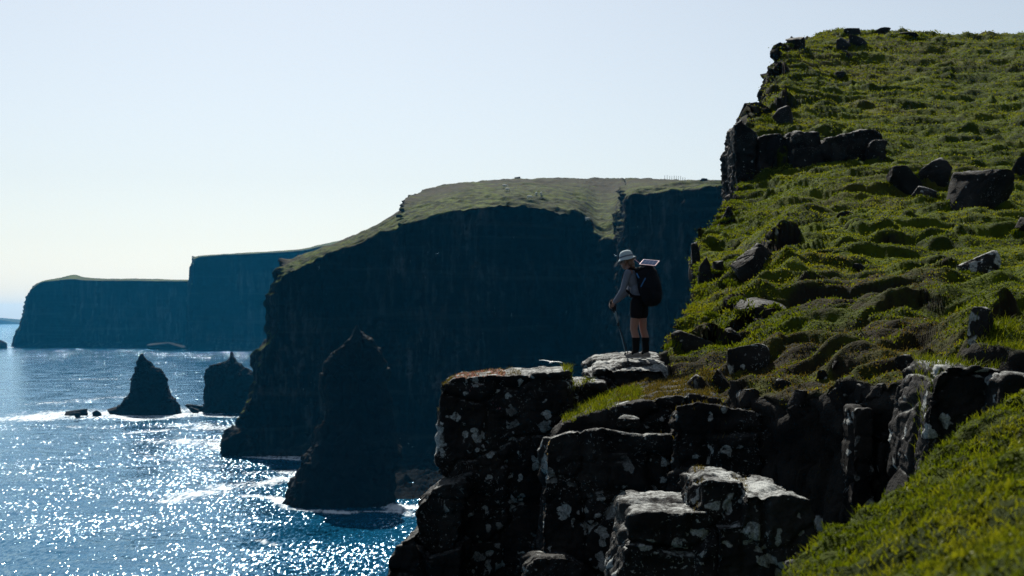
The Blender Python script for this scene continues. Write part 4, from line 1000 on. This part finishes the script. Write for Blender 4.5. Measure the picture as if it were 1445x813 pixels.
body = link('body', voxel(bm, .0065, 3), M_SKIN, person)
for s in (-1, 1):
    bm = bmesh.new(); ellipsoid(bm, hd(-.083, s*.031, .003), (.010, .013, .009), Rh, 12, 8); link('eye', from_bm(bm), M_EYE, person)
bm = bmesh.new()                                                                 # hair in a low knot under the hat
ellipsoid(bm, hd(.030, 0, .030), (.098, .084, .092), Rh); ellipsoid(bm, hd(.070, 0, -.055), (.050, .062, .060), Rh); ellipsoid(bm, hd(.085, 0, -.105), (.032, .036, .040), Rh)
for s in (-1, 1): capsule(bm, hd(.0, s*.074, .03), hd(.0, s*.072, -.07), .022, .012, 8)
link('hair', voxel(bm, .008, 2), M_HAIR, person)
# hat: crown and a wavy brim
hat = None
bm = bmesh.new()
for rr, zz in ():
    pass
prof = [(.006, .158), (.045, .153), (.075, .138), (.094, .110), (.101, .075), (.104, .045), (.119, .030), (.132, .020), (.144, .009), (.142, .003), (.130, .013), (.116, .022), (.100, .032)]
ringsv = []
for r_, z_ in prof:
    rg_ = []
    for i in range(40):
        a_ = 2*math.pi*i/40; wv = 0 if r_ < .11 else (.016*math.sin(a_*3+.6)+.012*math.cos(2*a_)-.02*abs(math.sin(a_)))*(r_-.1)/.08
        rg_.append(bm.verts.new(hd(.012+r_*1.08*math.cos(a_), r_*.95*math.sin(a_), z_+wv+.012)))
    ringsv.append(rg_)
for A_, B_ in zip(ringsv, ringsv[1:]):
    for i in range(40): bm.faces.new((A_[i], A_[(i+1) % 40], B_[(i+1) % 40], B_[i]))
bm.faces.new(ringsv[0])
hat = link('hat', from_bm(bm), M_HAT, person)
bm = bmesh.new()                                                                 # hat band
pv = [[bm.verts.new(hd(.012+.1075*1.08*math.cos(2*math.pi*i/40), .1075*.95*math.sin(2*math.pi*i/40), z_)) for i in range(40)] for z_ in (.058, .078)]
for i in range(40): bm.faces.new((pv[0][i], pv[0][(i+1) % 40], pv[1][(i+1) % 40], pv[1][i]))
link('hat_band', from_bm(bm), M_TOP, hat)
bm = bmesh.new()                                                                 # sleeveless top
ellipsoid(bm, (.02, 0, .92), (.116, .166, .10)); ellipsoid(bm, (-.02, 0, 1.04), (.098, .143, .14)); ellipsoid(bm, CH, (.112, .163, .165), Matrix.Rotation(R(-16), 3, 'Y')); ellipsoid(bm, CH+V3(-.075, 0, .0), (.05, .12, .07))
for s in (-1, 1): capsule(bm, CH+V3(-.02, s*.085, .05), V3(-.135, s*.105, 1.352), .055, .030)
for S_, E_, W_ in ((SL, EL_, WL), (SR_, ER_, WR)):
    capsule(bm, S_, E_, .060, .047); capsule(bm, E_, E_.lerp(W_, .93), .048, .036)
link('shirt', voxel(bm, .008, 3), M_TOP, person)
bm = bmesh.new()                                                                 # shorts
ellipsoid(bm, (.022, 0, .90), (.120, .172, .11))
for H_, K_ in ((HL, KL), (HR, KR)): capsule(bm, H_+V3(0, 0, .02), H_.lerp(K_, .42), .106, .094)
link('shorts', voxel(bm, .008, 2), M_SHORT, person)
for K_, A_ in ((KL, AL), (KR, AR)):
    bm = bmesh.new(); m_ = K_.lerp(A_, .44)+V3(.020, 0, 0)
    capsule(bm, K_.lerp(A_, .40)+V3(.018, 0, 0), m_, .060, .062); capsule(bm, m_, A_+V3(0, 0, .03), .063, .050); capsule(bm, A_+V3(0, 0, .03), A_+V3(-.03, 0, -.01), .052, .048)
    link('gaiter', voxel(bm, .008, 2), M_SOCK, person)
    bm = bmesh.new(); capsule(bm, A_+V3(.035, 0, -.035), A_+V3(-.150, 0, -.048), .043, .033); capsule(bm, A_+V3(0, 0, .02), A_+V3(-.02, 0, -.03), .045, .046); capsule(bm, A_+V3(-.06, 0, -.02), A_+V3(-.12, 0, -.045), .040, .035)
    for v in bm.verts: v.co.z = max(v.co.z, .018)
    bt = link('boot', voxel(bm, .007, 2), M_BOOT, person)
    bm = bmesh.new(); capsule(bm, A_+V3(.040, 0, -.07), A_+V3(-.155, 0, -.07), .046, .040)
    for v in bm.verts: v.co.z = .003+(v.co.z-(A_.z-.07))*.22+.010
    link('sole', from_bm(bm), M_SOLE, bt)

# ---- backpack (rests on her back: a thing of its own)
def wl(v):
    """from the walker's frame to the world"""
    return Vector(FEET)+Matrix.Rotation(YAW, 3, 'Z') @ v
PKO = V3(.105, 0, .98)
pack = empty('backpack', wl(PKO), YAW); tag(pack, 'big bulging dark trekking backpack on the hiker', 'backpack')
TL = Matrix.Rotation(R(-13), 3, 'Y')
def pk(x, y, z): return TL @ V3(x, y, z)
bm = bmesh.new()
ellipsoid(bm, pk(.11, 0, .12), (.180, .205, .28), TL); ellipsoid(bm, pk(.11, 0, -.03), (.172, .20, .18), TL); ellipsoid(bm, pk(.11, 0, .29), (.162, .19, .14), TL); capsule(bm, pk(.06, -.09, -.02), pk(.06, -.09, .30), .09, .085); capsule(bm, pk(.06, .09, -.02), pk(.06, .09, .30), .09, .085)
link('main_bag', voxel(bm, .012, 3), M_PACK, pack)
bm = bmesh.new(); ellipsoid(bm, pk(.085, 0, .385), (.150, .165, .062), TL); ellipsoid(bm, pk(.17, 0, .36), (.075, .145, .06), TL)
lid = link('lid_pocket', voxel(bm, .010, 3), M_PACK2, pack)
bm = bmesh.new(); ellipsoid(bm, pk(.235, 0, .07), (.055, .12, .16), TL); link('front_pocket', voxel(bm, .012, 2), M_PACK2, pack)
for s in (-1, 1):
    bm = bmesh.new(); ellipsoid(bm, pk(.10, s*.185, -.02), (.085, .045, .13), TL); link('side_pocket', voxel(bm, .012, 2), M_PACK2, pack)
    bm = bmesh.new()
    sp = [V3(.02, s*.085, 1.36), V3(-.09, s*.10, 1.395), V3(-.185, s*.11, 1.33), V3(-.215, s*.12, 1.22), V3(-.17, s*.145, 1.08), V3(-.06, s*.165, .99)]
    for a_, b_ in zip(sp, sp[1:]): capsule(bm, a_-PKO, b_-PKO, .019, .019, 8)
    link('shoulder_strap', voxel(bm, .008, 1), M_PACK2, pack)
    bm = bmesh.new(); capsule(bm, pk(.06, s*.196, .12), pk(.15, s*.19, .22), .012, .012, 8); capsule(bm, pk(.05, s*.196, .26), pk(.02, s*.17, .33), .012, .012, 8)
    link('compression_strap', from_bm(bm), M_BLUE, pack)
bm = bmesh.new()
bp_ = [V3(.14*math.cos(a_)*.95+.015, .178*math.sin(a_), .955-.02*math.cos(a_)) for a_ in np.linspace(R(50), R(310), 14)]
for a_, b_ in zip(bp_, bp_[1:]): capsule(bm, a_-PKO, b_-PKO, .026, .026, 8)
link('hip_belt', voxel(bm, .010, 1), M_PACK2, pack)
# ---- solar panel lying on the lid
SPC = wl(PKO+pk(.19, .0, .468))
sol = empty('solar_panel', SPC, YAW+R(6)); tag(sol, 'small folding solar panel with a pink rim lying on top of the backpack', 'solar panel')
Rt = Matrix.Rotation(R(6), 3, 'Y') @ Matrix.Rotation(R(24), 3, 'X')
bm = bmesh.new(); boxm(bm, (0, 0, 0), (.27, .21, .012), Rt); bmesh.ops.bevel(bm, geom=bm.edges[:], offset=.004, segments=2, affect='EDGES'); link('panel_rim', from_bm(bm, 'm', False), M_PINK, sol)
tc = NT('solar_cells'); co = tc.obj(); br = tc.n('ShaderNodeTexBrick'); tc.set(br, 'Vector', co); br.offset = 0
tc.set(br, 'Scale', 1.0); br.inputs['Brick Width'].default_value = .06; br.inputs['Row Height'].default_value = .09; br.inputs['Mortar Size'].default_value = .0025
br.inputs['Color1'].default_value = (.03, .045, .09, 1); br.inputs['Color2'].default_value = (.035, .05, .10, 1); br.inputs['Mortar'].default_value = (.12, .14, .17, 1)
M_CELL = tc.done(tc.bsdf(br.outputs[0], .95, 0.0))
bm = bmesh.new(); boxm(bm, Rt @ V3(0, 0, .0075), (.235, .172, .004), Rt); link('cell_sheet', from_bm(bm, 'm', False), M_CELL, sol)
bm = bmesh.new(); capsule(bm, Rt @ V3(-.135, -.06, 0), Rt @ V3(-.215, -.05, .05), .006, .006, 8); link('hanging_loop', from_bm(bm), M_PINK, sol)
# ---- trekking poles, one in each hand
def pole(label, grip_top, tip_off, mat_shaft, first=[None]):
    g = wl(grip_top); g2 = Vector(g); 
    tip = Vector((g.x+tip_off[0], g.y+tip_off[1], tip_off[2]))
    o = empty('trekking_pole', tip); tag(o, label, 'trekking pole', 'trekking poles held by the hiker')
    d = (g-tip); L = d.length; u_ = d.normalized()
    def seg(nm, a, b, ra, rb, m, par):
        bm = bmesh.new(); capsule(bm, u_*a, u_*b, ra, rb, 12); return link(nm, from_bm(bm), m, par)
    sh = seg('shaft', .03, L*.62, .0065, .0085, mat_shaft, o); seg('upper_shaft', L*.60, L-.10, .009, .010, M_METAL, o); seg('lock_lever', L*.60, L*.60+.035, .015, .015, M_GRIP, o)
    seg('grip', L-.13, L+.03, .017, .021, M_GRIP, o); seg('tip', 0, .05, .003, .006, M_METAL, o); seg('basket', .055, .060, .024, .024, M_GRIP, o)
    bm = bmesh.new()
    pts = [u_*(L)+V3(.03*math.sin(a_)+.012, .012*math.cos(a_)-.012, -.055+.055*math.cos(a_)) for a_ in np.linspace(0, 2*math.pi, 12)]
    for a_, b_ in zip(pts, pts[1:]): capsule(bm, a_, b_, .006, .006, 6)
    link('wrist_loop', voxel(bm, .005, 1), M_PACK2, o)
    return o
gl = WL+(WL-EL_).normalized()*.055+V3(-.020, .0, .02); gr = WR+(WR-ER_).normalized()*.055+V3(-.020, 0, .02)
d0_ = FEET[1]
pole('dark trekking pole in the hand nearer the camera, planted just before the front boot', gl, (.29, .10, FZ-.0), M_GRIP)
pole('bluish metal trekking pole in the far hand, slanting back towards the boots', gr, (.20, -.06, FZ+.0), M_METAL)

# ================================================================== sheep, posts, gulls
M_WOOL = plain('wool', (.62, .60, .54), .95, .05, 8, .12); M_FACE = plain('sheep_face', (.10, .09, .08), .8, .2, 8, .2)
def sheep_mesh():
    bm = bmesh.new()
    ellipsoid(bm, (0, 0, .72), (.62, .32, .34)); ellipsoid(bm, (.32, 0, .74), (.32, .28, .30)); ellipsoid(bm, (-.38, 0, .74), (.30, .29, .30))
    capsule(bm, (.50, 0, .86), (.78, 0, .70), .17, .12); capsule(bm, (.78, 0, .70), (.98, 0, .50), .115, .065); capsule(bm, (.80, -.10, .78), (.78, -.22, .76), .035, .02, 8); capsule(bm, (.80, .10, .78), (.78, .22, .76), .035, .02, 8)
    for sx, sy in ((.36, .15), (.36, -.15)): capsule(bm, (sx, sy, .55), (sx+.02, sy, .28), .10, .05, 8); capsule(bm, (sx+.02, sy, .28), (sx, sy, .03), .047, .04, 8)
    for sx, sy in ((-.42, .16), (-.42, -.16)): capsule(bm, (sx, sy, .60), (sx+.05, sy, .38), .14, .07, 8); capsule(bm, (sx+.05, sy, .38), (sx-.07, sy, .27), .06, .045, 8); capsule(bm, (sx-.07, sy, .27), (sx-.05, sy, .03), .045, .04, 8)
    capsule(bm, (-.66, 0, .80), (-.74, 0, .58), .07, .04, 8)
    return voxel(bm, .03, 2)
SHM = sheep_mesh(); SHM.materials.append(M_WOOL)
dg = bpy.context.evaluated_depsgraph_get(); dg.update()
SHEEP = [(712, 265, 15, 'white sheep highest up on the far headland pasture'), (716, 270, 160, 'white sheep just downhill of the highest one on the pasture'), (747, 281, 20, 'white sheep lowest on the pasture, above the rim of the dark cliff'), (757, 276, 95, 'one of two white sheep close together on the pasture, the one nearer the lowest sheep'), (763.5, 276, 80, 'one of two white sheep close together on the pasture, the one nearer the fence posts'), (829, 312, 30, 'pale sheep by the head of the grassy gully on the headland')]
for px, py, rz, lab in SHEEP:
    loc, nm = ray_px(px, py)
    if loc is None: continue
    o = link('sheep', SHM, None, loc=loc-Vector((0, 0, .03))); o.rotation_euler = (0, 0, R(rz)); o.scale = (1.7,)*3; tag(o, lab, 'sheep', 'sheep grazing on the headland')
# fence posts on the headland skyline
M_POST = plain('weathered_post', (.10, .09, .08), .9, .1, 6, .3)
post = None
def skyline(px):
    for py in np.arange(244, 268, .25):
        loc, nm = ray_px(px, py)
        if nm and nm.startswith('headland'): return loc
    return None
for i, px in enumerate([938, 941.5, 945, 948, 951.3, 954.4, 957.4, 960.5, 963.5, 966.5]):
    loc = skyline(px)
    if loc is None: continue
    if i > 7: loc, _ = ray_px(px, 256.5+.6*(i-7)); 
    if loc is None: continue
    bm = bmesh.new(); capsule(bm, (0, 0, -.3), (.04, 0, 2.1+.15*math.sin(i*2.1)), .13, .10, 8)
    o = link('fence_post', from_bm(bm), M_POST, loc=loc); tag(o, 'thin weathered fence post in the short row on the headland skyline', 'fence post', 'fence posts on the headland skyline')
# a dark hump of rock on the skyline
for i, (px, sx, lab) in enumerate([(730, 2.2, 'small dark rock on the skyline of the headland pasture'), (993, 3.0, 'dark rock hump on the skyline beyond the fence posts')]):
    loc = skyline(px)
    if loc is None: continue
    d = loc.y; y0 = HY-(loc.z-EYE)/d*FPX
    boulder('rock', lab, px-sx*2, y0-2.5, px+sx*2, y0+2, d, 230+i, M_CRAG, level=3, cat='rock')
# gulls
M_GULL = plain('gull_white', (.72, .73, .74), .7, .2, 12, .06); 
def gull_mesh(flap=.18, bank=0):
    bm = bmesh.new()
    ellipsoid(bm, (0, 0, 0), (.20, .062, .060)); ellipsoid(bm, (.19, 0, .02), (.060, .042, .042)); capsule(bm, (.23, 0, .015), (.295, 0, 0), .014, .005, 8); capsule(bm, (-.16, 0, 0), (-.27, 0, .0), .045, .03, 8)
    for s in (-1, 1):
        pr_ = [(.05, .04, .03, .085), (.03, .22, .03+flap*.35, .075), (-.02, .42, .03+flap*.55, .058), (-.11, .66, .03+flap*.35, .018)]
        for a_, b_ in zip(pr_, pr_[1:]):
            for k_ in np.linspace(0, 1, 12, endpoint=False):
                c_ = [a_[j]*(1-k_)+b_[j]*k_ for j in range(4)]
                ellipsoid(bm, (c_[0]-c_[3]*.5, s*c_[1], c_[2]), (c_[3], .03, .011), None, 10, 6)
    return voxel(bm, .009, 2)
GULLS = [(778, 511.5, 75, 68, 5, .10, 'larger white gull gliding with spread wings between the pillar top and the dark cliff'), (832, 523, 60, 120, 18, .3, 'white gull low over the small block beside the rock ledge'), (868.5, 361, 470, 40, 20, .35, 'tiny white gull in the air just before the hiker hat'), (617.5, 358, 540, 70, -12, .3, 'tiny white gull against the dark face of the headland')]
for px, py, d, rz, bank_, flap, lab in GULLS:
    if px == 832: continue
    me = gull_mesh(flap); o = link('gull', me, M_GULL, loc=P(px, py, d)); o.rotation_euler = (R(bank_), R(-6), R(rz)); tag(o, lab, 'gull')
    if d > 100: o.scale = (1.25,)*3
